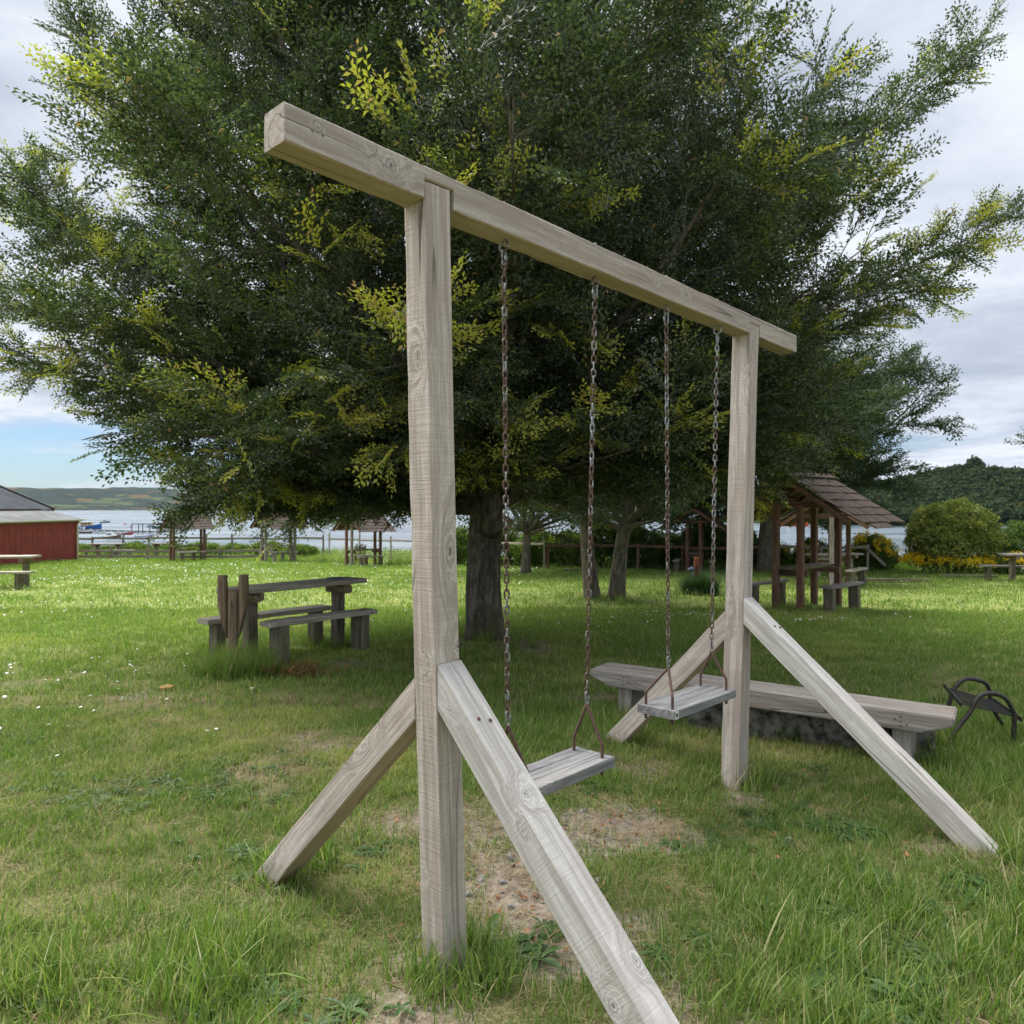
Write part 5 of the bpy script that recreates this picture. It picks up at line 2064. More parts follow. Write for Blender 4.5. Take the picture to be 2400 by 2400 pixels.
def trunk_mesh(h, r0, r1, flare=0.35, lobes=5, seed=1, lean=(0, 0), sides=28, rings=26, below=0.4):
    rr = np.random.default_rng(seed)
    ph = rr.uniform(0, 6.28, 6)
    v = []
    for i in range(rings + 1):
        z = -below + (h + below) * i / rings
        u = max(0, z) / h
        r = r0 + (r1 - r0) * u
        fl = flare * math.exp(-max(0, z + 0.05) * 3.6)
        for k in range(sides):
            a = 2 * math.pi * k / sides
            lob = 1 + fl * (0.75 + 0.5 * math.cos(lobes * a + ph[0])) + 0.035 * math.sin(3 * a + ph[1] + z * 1.3) + 0.03 * math.sin(7 * a + ph[2] - z * 2.0) + 0.015 * math.sin(13 * a + z * 9 + ph[3])
            v.append((lean[0] * u + r * lob * math.cos(a) + 0.03 * math.sin(z * 1.7 + ph[4]), lean[1] * u + r * lob * math.sin(a) + 0.02 * math.sin(z * 2.1 + ph[5]), z))
    f = [(i * sides + k, i * sides + (k + 1) % sides, (i + 1) * sides + (k + 1) % sides, (i + 1) * sides + k) for i in range(rings) for k in range(sides)]
    f.append(tuple(rings * sides + k for k in range(sides)))
    return mesh_np('trunk', v, f, True)


def dirv(az, el):
    """az in degrees from +Y (away from the camera) towards +X; el above the horizontal"""
    a, e = R(az), R(el)
    return np.array([math.sin(a) * math.cos(e), math.cos(a) * math.cos(e), math.sin(e)])


def main_tree():
    bx, by = -0.31, 9.0
    root = thing('beech_tree', 'huge spreading evergreen beech with dark leaves and yellow shoots behind the swings', 'tree', (bx, by, gz(bx, by)))
    o = root.location

    def env(az):
        c = math.cos(az)                     # +1 away from the camera
        rh = 4.65 - 0.2 * math.sin(az)
        if c < -0.2:
            rh -= 0.5 * min(1, (-c - 0.2) / 0.7)
        return rh, 4.5, 5.0
    T = Tree(11, env, 5.2)
    lows = lambda x, y: 0.88 + 0.60 * float(sstep(-3.1, -2.1, x)) - 0.15 * float(sstep(2.0, 4.5, x)) + 0.35 * float(sstep(-1.5, -3.5, y))

    def ok(p):
        x, y, z = p[0] + bx, p[1] + by, p[2] + o.z
        if y < 4.35:
            return False
        if z < lows(x, p[1]) + 0.25 * (float(vnoise(x, y, 1.4, 7)) - 0.5):
            return False
        if z < 4.2 and y < 5.2 and x > 0.9:      # keep clear of the far end of the swing beam
            return False
        return True
    T.ok = ok
    link('trunk', trunk_mesh(2.25, 0.215, 0.185, 0.30, 5, 4), M['bark'], root)
    B = Tree(5, env, 5.2)                      # thick limbs in bark
    limbs = [  # start height, azimuth, elevation, thickness
        (1.55, -92, 3, 0.075), (1.62, 78, 17, 0.115), (1.85, 175, 30, 0.085), (1.75, 128, 14, 0.07), (1.7, -135, 14, 0.07),
        (1.9, -60, 16, 0.08), (1.85, 42, 14, 0.08), (1.8, -15, 20, 0.08), (2.1, 100, 36, 0.10), (2.1, -100, 34, 0.10), (2.0, 150, 42, 0.085), (2.0, -155, 44, 0.085),
        (2.15, -35, 40, 0.085), (2.15, 60, 42, 0.085), (2.2, 10, 50, 0.09), (2.2, 118, 58, 0.10), (2.2, -122, 58, 0.10), (2.2, -75, 60, 0.10), (2.2, 78, 62, 0.10),
        (2.2, 175, 64, 0.10), (2.2, -172, 52, 0.08), (2.2, 0, 70, 0.10), (2.2, -140, 74, 0.11), (2.2, 130, 76, 0.11), (2.2, 30, 84, 0.13), (2.0, -112, 22, 0.07), (2.0, 108, 24, 0.07),
        (2.1, -82, 48, 0.09), (2.1, 86, 50, 0.09), (2.1, 140, 28, 0.08), (2.1, -145, 28, 0.08), (2.2, -105, 68, 0.1), (2.2, 100, 70, 0.1), (1.9, -78, 12, 0.07), (1.95, 95, 9, 0.07), (1.62, -86, -3, 0.05), (1.66, -66, -3, 0.05), (1.66, -108, -2, 0.05), (1.7, -97, -6, 0.05), (1.7, -76, -5, 0.05), (1.7, -120, -4, 0.05), (1.7, -82, -8, 0.05), (1.75, -103, -7, 0.05), (1.75, -60, -4, 0.05), (1.8, -92, -9, 0.05)]
    for k in range(20):                       # leafy skirt of low side branches
        limbs.append((1.75 + 0.035 * (k * 7 % 20), k * 137.5 % 360, 1 + (k * 5 % 11), 0.035))
    for i, (h, az, el, r0) in enumerate(limbs):
        p = np.array([0.06 * math.sin(R(az)), 0.06 * math.cos(R(az)), h])
        bend = 0.05 if el > 25 else (0.025 if el > 0 else -0.006)
        T.leader(p, dirv(az, el), r0, None, bend, 0.05, (0.06 if r0 < 0.04 else 0.2) if el < 60 else 0.28, 0.185, 0.40, 0.25, 0.135)
    # a few long free shoots beyond the crown on the right and left
    for az, el, L in ((88, 27, 7.1), (91, 44, 8.0), (86, 19, 6.3), (-86, 30, 7.0), (-95, 40, 7.4), (-90, 22, 6.6), (-98, 50, 8.2), (-84, 36, 7.2), (-93, 12, 6.2), (-100, 60, 8.5)):
        T.leader(np.array([0, 0, 2.0]), dirv(az, el), 0.06, L, 0.012, 0.02, 0.38, 0.085, 0.06, 0.5, 0.075, 0.5)
    # dead stub and second collar where a limb was lost
    B.tubes.tube([Vector((0.05, -0.12, 1.30)), Vector((0.10, -0.30, 1.42)), Vector((0.12, -0.34, 1.62)), Vector((0.10, -0.30, 1.95)), Vector((0.1, -0.25, 2.4))], [0.13, 0.105, 0.09, 0.075, 0.06], 10)
    B.tubes.tube([Vector((0, 0, 1.9)), Vector((0.02, 0, 2.4)), Vector((0.05, 0.03, 3.2)), Vector((0.0, 0.1, 4.4)), Vector((0.1, 0.1, 6.0))], [0.19, 0.165, 0.13, 0.10, 0.06], 12)
    B.tubes.build('limb', M['bark'], root, True)
    inner = lambda p: np.sqrt((np.hypot(p[:, 0], p[:, 1]) / 4.6) ** 2 + ((p[:, 2] - 5.2) / np.where(p[:, 2] > 5.2, 4.5, 5.0)) ** 2)
    thin = lambda p: (0.45 + 0.55 * sstep(0.45, 0.72, inner(p))) * (1 - 0.6 * sstep(7.0, 8.2, p[:, 2])) * (1 - 0.5 * sstep(0.3, 2.0, p[:, 1]) * sstep(4.6, 3.2, np.abs(p[:, 0])))
    c = T.finish(root, T_SPRAY, (0.8, 1.25), mat=M['bark'], thin=thin)
    print('main tree sprays', len(T.P))


main_tree()


def back_tree(label, x, y, trunks, zc, rh, ru, rd, nlead, seed, templates=None, scale=(1.2, 1.9), zfork=1.9, zmin=1.9, cgap=0.34, sgap=0.2, bias=0.0, young=0.35, lowel=10, okf=None, mat='bark_far'):
    g = gz(x, y)
    root = thing('back_tree', label, 'tree', (x, y, g), 0, 'trees behind the big beech')
    T = Tree(seed, lambda az: (rh, ru, rd), zc, seed)
    T.ok = lambda p: p[2] > zmin + 0.4 * (float(vnoise(p[0], p[1], 0.8, seed)) - 0.5) and (okf is None or okf(p[0] + x, p[1] + y, p[2] + g))
    for k, (tx, ty, r0, h, lx, ly) in enumerate(trunks):
        o = link('trunk', trunk_mesh(h, r0, r0 * 0.8, 0.3, 4, seed + k, (lx, ly), 18, 14), M[mat], root, Matrix.Translation((tx, ty, 0)))
    r = np.random.default_rng(seed)
    for i in range(nlead):
        tx, ty, r0, h, lx, ly = trunks[i % len(trunks)]
        el = lowel + (80 - lowel) * ((i + 0.5) / nlead) ** 1.15
        az = i * 137.5 + r.uniform(-15, 15)
        T.leader(np.array([tx + lx * 0.95, ty + ly * 0.95, h * r.uniform(0.86, 0.98)]), dirv(az, el), r0 * 0.5, None, 0.05, 0.06, 0.22, cgap, 0.42, 0.45, sgap)
    T.finish(root, templates or T_SPRAY_FAR, scale, bias, 0.7, young, M[mat])
    print(label, len(T.P))


back_tree('twin trunk tree right behind the big beech', 1.83, 14.5, [(-0.22, 0.0, 0.15, 2.0, -0.25, 0.1), (0.24, 0.0, 0.155, 1.55, 0.12, 0.0)], 4.8, 4.5, 5.0, 3.2, 22, 31, zfork=1.7, zmin=1.3, cgap=0.26, sgap=0.14, lowel=2)
back_tree('small tree by the fence left of the twin trunks', 0.5, 25.0, [(0, 0, 0.16, 1.5, 0, 0)], 4.3, 4.6, 4.6, 3.0, 16, 32, zmin=1.05, scale=(1.8, 2.6), cgap=0.36, sgap=0.2, lowel=2)
back_tree('pale trunk tree by the fence right of the twin trunks', 4.7, 28.2, [(0, 0, 0.17, 1.9, 0, 0)], 4.8, 4.8, 5.0, 3.1, 16, 33, zmin=1.4, scale=(1.8, 2.6), cgap=0.36, sgap=0.2, lowel=2)
back_tree('broad dark tree with layered branches behind the nearest shelter', 9.2, 27.0, [(0, 0, 0.27, 2.3, 0.1, 0)], 4.6, 5.7, 4.2, 3.4, 26, 34, zmin=1.3, scale=(1.5, 2.3), cgap=0.28, sgap=0.16, young=0.1, lowel=2)
back_tree('tree standing just outside the right picture edge', 19.4, 20.5, [(0, 0, 0.2, 2.0, 0, 0)], 4.2, 4.2, 3.6, 2.4, 14, 35, zmin=1.8, scale=(1.4, 2.0), cgap=0.45, sgap=0.26, young=0.1)


# ------------------------------------------------------------------ shrubs
def shrub(name, label, x, y, rx, ry, h, n, templates, tint=(0.0, 0.5), flowers=0, scale=(0.8, 1.3), seed=1, group=None, cat='shrub', fl_side=None, stems=7, fl_low=0.0):
    g = gz(x, y)
    root = thing(name, label, cat, (x, y, g), 0, group)
    r = np.random.default_rng(seed)
    b = MB()
    for k in range(stems):
        a = r.uniform(0, 6.28)
        e = Vector((rx * 0.7 * math.cos(a) * r.random(), ry * 0.7 * math.sin(a) * r.random(), h * r.uniform(0.6, 0.9)))
        b.tube([Vector((0.12 * rx * math.cos(a), 0.12 * ry * math.sin(a), -0.1)), e * 0.5 + Vector((0, 0, 0.05)), e], [0.03, 0.02, 0.008], 5)
    b.build('stem', M['twig'], root)
    d = r.normal(0, 1, (n, 3))
    d[:, 2] = np.abs(d[:, 2]) * 1.25 - 0.55
    d /= np.linalg.norm(d, axis=1, keepdims=True)
    lump = 0.80 + 0.38 * (fbm(d[:, 0] * 2 + d[:, 2] * 1.3, d[:, 1] * 2 - d[:, 2], 1.7, seed + 200, 3) - 0.3)
    k = r.uniform(0.55, 1.0, n) ** 0.5 * lump
    pts = np.stack([d[:, 0] * rx * k, d[:, 1] * ry * k, np.maximum(0.08, h * 0.42 + d[:, 2] * h * 0.58 * k)], -1)
    rot = dir_rot(d + r.normal(0, 0.3, (n, 3)), (0, 0, 1), r.uniform(0, 6.28, n)) if False else np.stack([r.normal(0, 0.5, n), r.normal(0, 0.5, n), r.uniform(0, 6.28, n)], -1)
    ti = r.uniform(tint[0], tint[1], n)
    o1 = scatter('foliage', pts, rot, r.uniform(scale[0], scale[1], n), ti, templates, root)
    o1['kind'] = 'stuff'
    if flowers:
        m = flowers
        dd = r.normal(0, 1, (m * 4, 3))
        dd[:, 2] = np.abs(dd[:, 2])
        dd /= np.linalg.norm(dd, axis=1, keepdims=True)
        cl = fbm(dd[:, 0] * 3, dd[:, 1] * 3 + dd[:, 2] * 2, 1.6, seed + 300, 2)
        if fl_side is not None:
            cl = cl + 0.5 * (dd @ np.array(fl_side))
        idx = np.argsort(-cl)[:m]
        dd = dd[idx]
        q = np.stack([dd[:, 0] * rx * 1.0, dd[:, 1] * ry * 1.0, 0.1 + (h * 0.42 + dd[:, 2] * h * 0.52) * (1 - fl_low)], -1)
        o1 = scatter('blossom', q, np.stack([r.normal(0, 0.6, m), r.normal(0, 0.6, m), r.uniform(0, 6, m)], -1), r.uniform(1.0, 2.0, m), r.uniform(0, 0.4, m), T_FLOWER, root)
        o1['kind'] = 'stuff'
    return root


shrub('olive_bush', 'big rounded olive green bush with yellow flowers at its foot', 15.25, 25.6, 1.65, 1.5, 2.6, 760, T_OLIVE, (0.1, 0.65), 80, (1.0, 1.6), 3, fl_side=(-0.5, -0.6, -0.6), fl_low=0.72)
gorse = 'gorse bushes along the right fence'
for i, (x, y, rx, h, n, fl, lab) in enumerate(((12.9, 26.9, 0.85, 1.35, 150, 46, 'gorse bush with the most yellow flowers beside the olive bush'), (11.35, 27.9, 0.8, 1.15, 130, 16, 'gorse bush behind the end of the grey fence'),
                                               (9.9, 28.2, 0.9, 1.0, 130, 16, 'gorse bush behind the middle of the grey fence'), (13.7, 27.9, 0.9, 1.2, 130, 4, 'pale green bush between the gorse and the olive bush'),
                                               (16.3, 24.2, 0.6, 0.6, 60, 12, 'low yellow flowering bush at the right foot of the olive bush'))):
    shrub('gorse_bush', lab, x, y, rx, rx * 0.85, h, n, T_SHRUB, (0.0, 0.45), fl, (0.8, 1.3), 10 + i, gorse, fl_side=(0, -0.4, 0.1))
for i, (x, y, rx, h, lab) in enumerate(((18.0, 25.6, 1.5, 1.9, 'dark green bush right of the olive bush'), (20.0, 24.8, 1.6, 2.0, 'dark green bush nearest the right picture edge'), (21.6, 26.5, 1.8, 2.2, 'tall dark bush outside the right picture edge'))):
    shrub('dark_bush', lab, x, y, rx, rx * 0.9, h, 330, T_SHRUB, (-0.2, 0.05), 0, (0.8, 1.3), 30 + i, 'dark bushes at the right edge')
hedge = 'bramble bushes along the back fence'
xs = [(-2.2, 31.0), (-0.6, 30.0), (1.0, 29.0), (2.3, 28.6), (3.5, 28.8), (4.9, 28.4), (6.1, 28.7), (7.4, 28.5), (8.7, 28.8)]
names = ['first', 'second', 'third', 'fourth', 'fifth', 'sixth', 'seventh', 'eighth', 'ninth']
for i, (x, y) in enumerate(xs):
    shrub('bramble_bush', 'green bramble bush behind the back fence, %s from the left' % names[i], x, y, 1.05, 0.9, 1.6 + 0.3 * math.sin(i * 1.9), 300, T_SHRUB, (0.15, 0.75), 0, (0.9, 1.5), 50 + i, hedge)
for i, (x, y, h) in enumerate(((-23.4, 40.0, 0.7), (-21.8, 40.1, 0.6), (-20.2, 39.8, 0.75), (-18.3, 39.7, 0.7), (-16.4, 39.3, 0.75), (-14.5, 39.0, 0.7), (-12.7, 38.6, 0.8), (-11.0, 38.4, 0.6))):
    shrub('shore_bush', 'dull olive bush behind the left shore fence, %s from the barn' % names[i], x, y, 1.1, 0.8, h, 170, T_SHRUB, (0.1, 0.7), 0, (0.9, 1.4), 70 + i, 'bushes on the left shore bank')

# ------------------------------------------------------------------ grass and small plants
def grass_template(name, rr, mat, n, rad, h0, h1, w0, w1, segs, lean=0.5, flat=False):
    V, Fc, RND, TIP = [], [], [], []
    for k in range(n):
        a = rr.uniform(0, 6.28)
        q = rad * math.sqrt(rr.random())
        bx, by = q * math.cos(a), q * math.sin(a)
        L, w = rr.uniform(h0, h1), rr.uniform(w0, w1)
        da = rr.uniform(0, 6.28)
        dx, dy = math.cos(da), math.sin(da)
        l0 = abs(rr.gauss(0, lean * 0.6))
        bend = abs(rr.gauss(0, lean)) * 1.2
        if flat:
            l0, bend = 1.35 + rr.gauss(0, 0.12), 0.12
        base = len(V)
        x = z = 0.0
        an = l0
        r_ = rr.random()
        for i in range(segs + 1):
            u = i / segs
            ww = w * (1 - u ** 1.6) * 0.5
            sx, sy = -dy * ww, dx * ww
            px, py, pz = bx + dx * x, by + dy * x, z
            if i < segs:
                V += [(px + sx, py + sy, pz), (px - sx, py - sy, pz)]
                RND += [r_] * 2
                TIP += [u] * 2
            else:
                V.append((px, py, pz))
                RND.append(r_)
                TIP.append(1.0)
            x += math.sin(an) * L / segs
            z += math.cos(an) * L / segs
            an = min(an + bend / segs, 2.2)
        for i in range(segs - 1):
            Fc.append((base + 2 * i, base + 2 * i + 1, base + 2 * i + 3, base + 2 * i + 2))
        Fc.append((base + 2 * segs - 2, base + 2 * segs - 1, base + 2 * segs))
    return template(name, np.array(V), Fc, mat, {'rnd': RND, 'tip': TIP})


_g = random.Random(9)
G_LONG = [grass_template('grass_long', _g, M['grass'], 30, 0.060, 0.07, 0.19, 0.0030, 0.0058, 4, 0.55) for _ in range(5)]
G_SHORT = [grass_template('grass_short', _g, M['grass'], 38, 0.075, 0.022, 0.062, 0.0022, 0.0036, 2, 0.75) for _ in range(4)]
G_MID = [grass_template('grass_mid', _g, M['grass'], 44, 0.15, 0.03, 0.075, 0.0045, 0.0075, 2, 0.7) for _ in range(4)]
G_FAR = [grass_template('grass_far', _g, M['grass'], 46, 0.40, 0.035, 0.085, 0.010, 0.018, 1, 0.6) for _ in range(3)]
G_STRAW = [grass_template('straw', _g, M['straw'], 26, 0.085, 0.04, 0.12, 0.0016, 0.0028, 3, 0.6, True) for _ in range(3)]
G_TUSS = [grass_template('tussock', _g, M['grass'], 90, 0.10, 0.22, 0.55, 0.004, 0.008, 6, 0.75) for _ in range(3)]

M['dark_grass'] = leaf_mat('dark_tussock_blade', (0.035, 0.075, 0.028), (0.085, 0.15, 0.055), (0.1, 0.16, 0.06), (0.2, 0.2, 0.08), rough=0.5, trans=0.3, spec=0.35)
G_TUSS_DARK = [grass_template('dark_tussock', _g, M['dark_grass'], 90, 0.10, 0.30, 0.65, 0.005, 0.010, 7, 1.15) for _ in range(3)]


def field(y0, y1, dens):
    area_n = int(dens * (0.72 * (y1 * y1 - y0 * y0) + 3.0 * (y1 - y0)))
    y = np.sqrt(rng.uniform(y0 * y0, y1 * y1, area_n * 2))
    hw = 0.72 * y + 1.5
    x = rng.uniform(-1, 1, len(y)) * (0.72 * y1 + 1.5)
    k = np.abs(x) < hw
    x, y = x[k], y[k]
    # keep the asked density
    want = int(dens * (0.72 * (y1 * y1 - y0 * y0) + 3.0 * (y1 - y0)))
    return x[:want], y[:want]


def clear_of(x, y):
    """not inside posts, trough, barn or over the bank"""
    k = (y < y_edge(x) + 2.0) & ~((x < -20.8) & (y > 20) & (y < 36))
    for Fp in (nearF(0), farF(0)):
        c = Fp + (D + P) * (S / 2)
        u = (x - c.x) * D.x + (y - c.y) * D.y
        w = (x - c.x) * P.x + (y - c.y) * P.y
        k &= ~((np.abs(u) < 0.075) & (np.abs(w) < 0.075))
    c, dl, sd, L = TROUGH
    u = (x - c.x) * dl.x + (y - c.y) * dl.y
    w = (x - c.x) * sd.x + (y - c.y) * sd.y
    k &= ~((np.abs(u) < L / 2 + 0.02) & (w > -0.07) & (w < 0.05)) & ~((np.abs(u) < L / 2) & (w > 0.36) & (w < 0.48))
    k &= np.hypot(x + 0.31, y - 9.0) > 0.36
    return k


def place(x, y, templates, name, scale, tint, tilt=0.12, sink=0.004):
    n = len(x)
    pts = np.stack([x, y, ground_z(x, y) - sink], -1)
    rot = np.stack([rng.normal(0, tilt, n), rng.normal(0, tilt, n), rng.uniform(0, 6.28, n)], -1)
    return pts, rot, scale, np.clip(tint, 0, 1), templates


def stuff(name, label, cat, parts):
    pts, rot, scl, tint, T = parts
    o = scatter(name, pts, rot, scl, tint, T)
    return tag(o, label, cat, None, 'stuff')


def grass_all():
    # near lawn
    x, y = field(1.25, 5.6, 400)
    b = bare_mask(x, y)
    k = clear_of(x, y) & (rng.random(len(x)) > np.clip(b * 1.5 - 0.15, 0, 0.93))
    x, y = x[k], y[k]
    dry = fbm(x, y, 1.1, 51, 3)
    t = 0.24 + 1.6 * (dry - 0.45) + 0.35 * bare_mask(x, y) - 0.15 * long_mask(x, y) + rng.normal(0, 0.10, len(x))
    stuff('grass', 'short trodden lawn grass around the swings', 'grass', place(x, y, G_SHORT, 'grass', rng.uniform(0.8, 1.5, len(x)) * (0.9 + 0.5 * long_mask(x, y)), t))
    # longer grass in the foreground and round the furniture
    x, y = field(1.25, 6.5, 230)
    lm = long_mask(x, y) * (0.25 + 1.0 * sstep(0.42, 0.62, fbm(x, y, 3.0, 77, 2)))
    k = clear_of(x, y) & (rng.random(len(x)) < lm * 0.95 + 0.05) & (rng.random(len(x)) > bare_mask(x, y) * 0.9)
    x, y, lm = x[k], y[k], lm[k]
    t = 0.12 + 0.9 * (fbm(x, y, 0.9, 57, 3) - 0.42) + rng.normal(0, 0.15, len(x))
    stuff('grass', 'long lush grass in the foreground corners', 'grass', place(x, y, G_LONG, 'grass', rng.uniform(0.6, 1.2, len(x)) * (0.55 + 0.65 * lm), t, 0.18))
    # tufts round the feet of timber
    spots = []
    rr = random.Random(4)
    feet = [(nearF(0), 0.16, 26), (farF(0), 0.13, 9), (Vector((-0.98, 3.10, 0)), 0.13, 14), (Vector((0.62, 4.60, 0)), 0.12, 7), (Vector((2.05, 3.20, 0)), 0.15, 7),
            (Vector((2.3, 4.25, 0)), 0.18, 14), (Vector((2.68, 4.6, 0)), 0.15, 12), (Vector((3.15, 4.66, 0)), 0.15, 12), (Vector((0.85, 5.2, 0)), 0.2, 12), (Vector((1.5, 4.72, 0)), 0.25, 4), (Vector((2.15, 4.42, 0)), 0.2, 4),
            (Vector((2.75, 4.85, 0)), 0.25, 14)]
    for c, r_, n in feet:
        for _ in range(n):
            a = rr.uniform(0, 6.28)
            spots.append((c.x + 0.04 + r_ * math.cos(a) * rr.uniform(0.5, 1.2), c.y + 0.05 + r_ * math.sin(a) * rr.uniform(0.5, 1.2)))
    sp = np.array(spots)
    k = clear_of(sp[:, 0], sp[:, 1])
    sp = sp[k]
    stuff('grass', 'taller grass tufts at the feet of the posts and bench', 'grass', place(sp[:, 0], sp[:, 1], G_LONG, 'grass', rng.uniform(0.8, 1.35, len(sp)), rng.uniform(0, 0.45, len(sp)), 0.2))
    # middle lawn
    x, y = field(5.2, 13.0, 95)
    k = clear_of(x, y) & (rng.random(len(x)) > bare_mask(x, y) * 1.1) & (rng.random(len(x)) < sstep(5.0, 6.0, y))
    x, y = x[k], y[k]
    t = 0.36 + 0.75 * (fbm(x, y, 0.6, 61, 3) - 0.45) + rng.normal(0, 0.08, len(x))
    stuff('grass', 'mown lawn grass in the middle of the garden', 'grass', place(x, y, G_MID, 'grass', rng.uniform(0.7, 1.35, len(x)), t))
    # far lawn
    x, y = field(12.0, 41.0, 17)
    k = clear_of(x, y)
    x, y = x[k], y[k]
    t = 0.24 + 0.7 * (fbm(x, y, 0.25, 63, 3) - 0.45) + rng.normal(0, 0.08, len(x))
    edge = sstep(4.0, 0.5, y_edge(x) - y)
    stuff('grass', 'lawn grass running back to the shore fence', 'grass', place(x, y, G_FAR, 'grass', rng.uniform(0.7, 1.4, len(x)) * (1 + 2.2 * edge), t - 0.15 * edge))
    # straw on worn ground
    x, y = field(1.4, 6.0, 130)
    k = clear_of(x, y) & (rng.random(len(x)) < np.clip(bare_mask(x, y) * 1.3 + 0.38 * sstep(0.4, 0.65, fbm(x, y, 1.1, 51, 3)) + 0.15, 0, 1))
    x, y = x[k], y[k]
    stuff('straw', 'dry flattened straw on the worn ground', 'straw', place(x, y, G_STRAW, 'straw', rng.uniform(0.7, 1.3, len(x)), rng.uniform(0, 0.6, len(x)), 0.1, -0.006))


grass_all()


def tussock(label, x, y, n, rad, scale, tint, seed, T=None):
    r = np.random.default_rng(seed)
    g = gz(x, y)
    a = r.uniform(0, 6.28, n)
    q = rad * np.sqrt(r.random(n))
    px, py = q * np.cos(a), q * np.sin(a)
    pts = np.stack([px, py, ground_z(px + x, py + y) - g - 0.02], -1)
    rot = np.stack([-py / max(rad, 0.01) * 0.35, px / max(rad, 0.01) * 0.35, r.uniform(0, 6.28, n)], -1)
    o = scatter('grass_tussock', pts, rot, r.uniform(scale[0], scale[1], n), np.clip(r.uniform(tint[0], tint[1], n), 0, 1), T or G_TUSS)
    o.location = (x, y, g)
    tag(o, label, 'tussock', 'tall grass tussocks', 'stuff')


tussock('dark green grass tussock round the tap post', TAP.x + 0.05, TAP.y - 0.15, 60, 0.30, (0.8, 1.25), (0.0, 0.1), 1, G_TUSS_DARK)
tussock('tall grass tussock round the foot of the log bundle', -2.62, 7.05, 34, 0.36, (0.5, 0.85), (0.1, 0.5), 2)
tussock('grass tuft at the left leg of the near picnic table', -2.9, 7.75, 10, 0.22, (0.4, 0.7), (0.1, 0.4), 3)
tussock('grass tuft at the right leg of the near picnic table', -2.0, 8.6, 7, 0.2, (0.35, 0.6), (0.1, 0.4), 4)
tussock('grass tuft at the back bench leg of the near picnic table', -2.4, 8.85, 6, 0.15, (0.35, 0.6), (0.1, 0.4), 5)
tussock('rough grass at the foot of the big beech trunk', -0.2, 8.55, 14, 0.5, (0.3, 0.6), (0.05, 0.3), 6)
tussock('rough grass at the foot of the twin trunks', 1.9, 14.2, 14, 0.6, (0.4, 0.7), (0.1, 0.4), 7)
tussock('rough grass round the post feet of the nearest shelter', 4.9, 12.75, 12, 0.45, (0.3, 0.55), (0.2, 0.5), 8)
tussock('tall grass beside the sea shelter', -4.9, 32.5, 20, 1.0, (1.0, 1.7), (0.2, 0.5), 9)
tussock('tall grass along the sea fence', -8.2, 34.6, 26, 1.3, (0.9, 1.6), (0.2, 0.5), 10)


def dry_heap():
    q = pix(710, 1588, Y=6.9)
    g = gz(q.x, q.y)
    n = 26
    r = np.random.default_rng(3)
    pts = np.stack([r.normal(0, 0.12, n), r.normal(0, 0.08, n), r.uniform(0.0, 0.07, n)], -1)
    o = scatter('dry_grass_heap', pts, np.stack([r.normal(0, 0.5, n), r.normal(0, 0.5, n), r.uniform(0, 6, n)], -1), r.uniform(1.0, 1.6, n), r.uniform(0, 1, n), G_DRY)
    o.location = (q.x, q.y, g)
    tag(o, 'small brown heap of dry cut stalks in front of the picnic bench', 'dry heap', None, 'stuff')


M['dry'] = leaf_mat('brown_stalk', (0.10, 0.055, 0.025), (0.24, 0.14, 0.06), (0.3, 0.2, 0.08), (0.2, 0.1, 0.04), rough=0.9, trans=0.1, spec=0.1)
G_DRY = [grass_template('dry_stalks', _g, M['dry'], 30, 0.06, 0.04, 0.10, 0.003, 0.008, 2, 1.2) for _ in range(2)]
dry_heap()


def rosette_template(name, rr, n, L0, L1, w, lobed, mat):
    """flat rosette of broad leaves (dandelion or dock)"""
    V, Fc, RND, TIP = [], [], [], []
    for k in range(n):
        a = k * 2.4 + rr.uniform(-0.3, 0.3)
        L = rr.uniform(L0, L1)
        segs = 8
        rise = rr.uniform(0.12, 0.5)
        base = len(V)
        r_ = rr.random()
        for i in range(segs + 1):
            u = i / segs
            x = L * u
            z = L * (rise * u - rise * 1.05 * u * u) + 0.004
            ww = w * L * (math.sin(math.pi * min(1, u * 0.92 + 0.06)) ** 0.8) * (0.35 + 0.65 * u)
            if lobed:
                ww *= 0.55 if i % 2 else 1.15
            for s in (-1, 0, 1):
                yy = s * ww * 0.5
                zz = z + (0.12 * ww if s else 0)
                V.append((x * math.cos(a) - yy * math.sin(a), x * math.sin(a) + yy * math.cos(a), zz))
                RND.append(r_)
                TIP.append(0.3 if s == 0 else 0.0)
        for i in range(segs):
            for s in (0, 1):
                q = base + 3 * i + s
                Fc.append((q, q + 1, q + 4, q + 3))
    return template(name, np.array(V), Fc, mat, {'rnd': RND, 'tip': TIP})


W_DAND = [rosette_template('dandelion_rosette', _g, 15, 0.03, 0.10, 0.28, True, M['weed']) for _ in range(2)] + [rosette_template('dock_rosette', _g, 11, 0.03, 0.10, 0.38, False, M['weed'])]


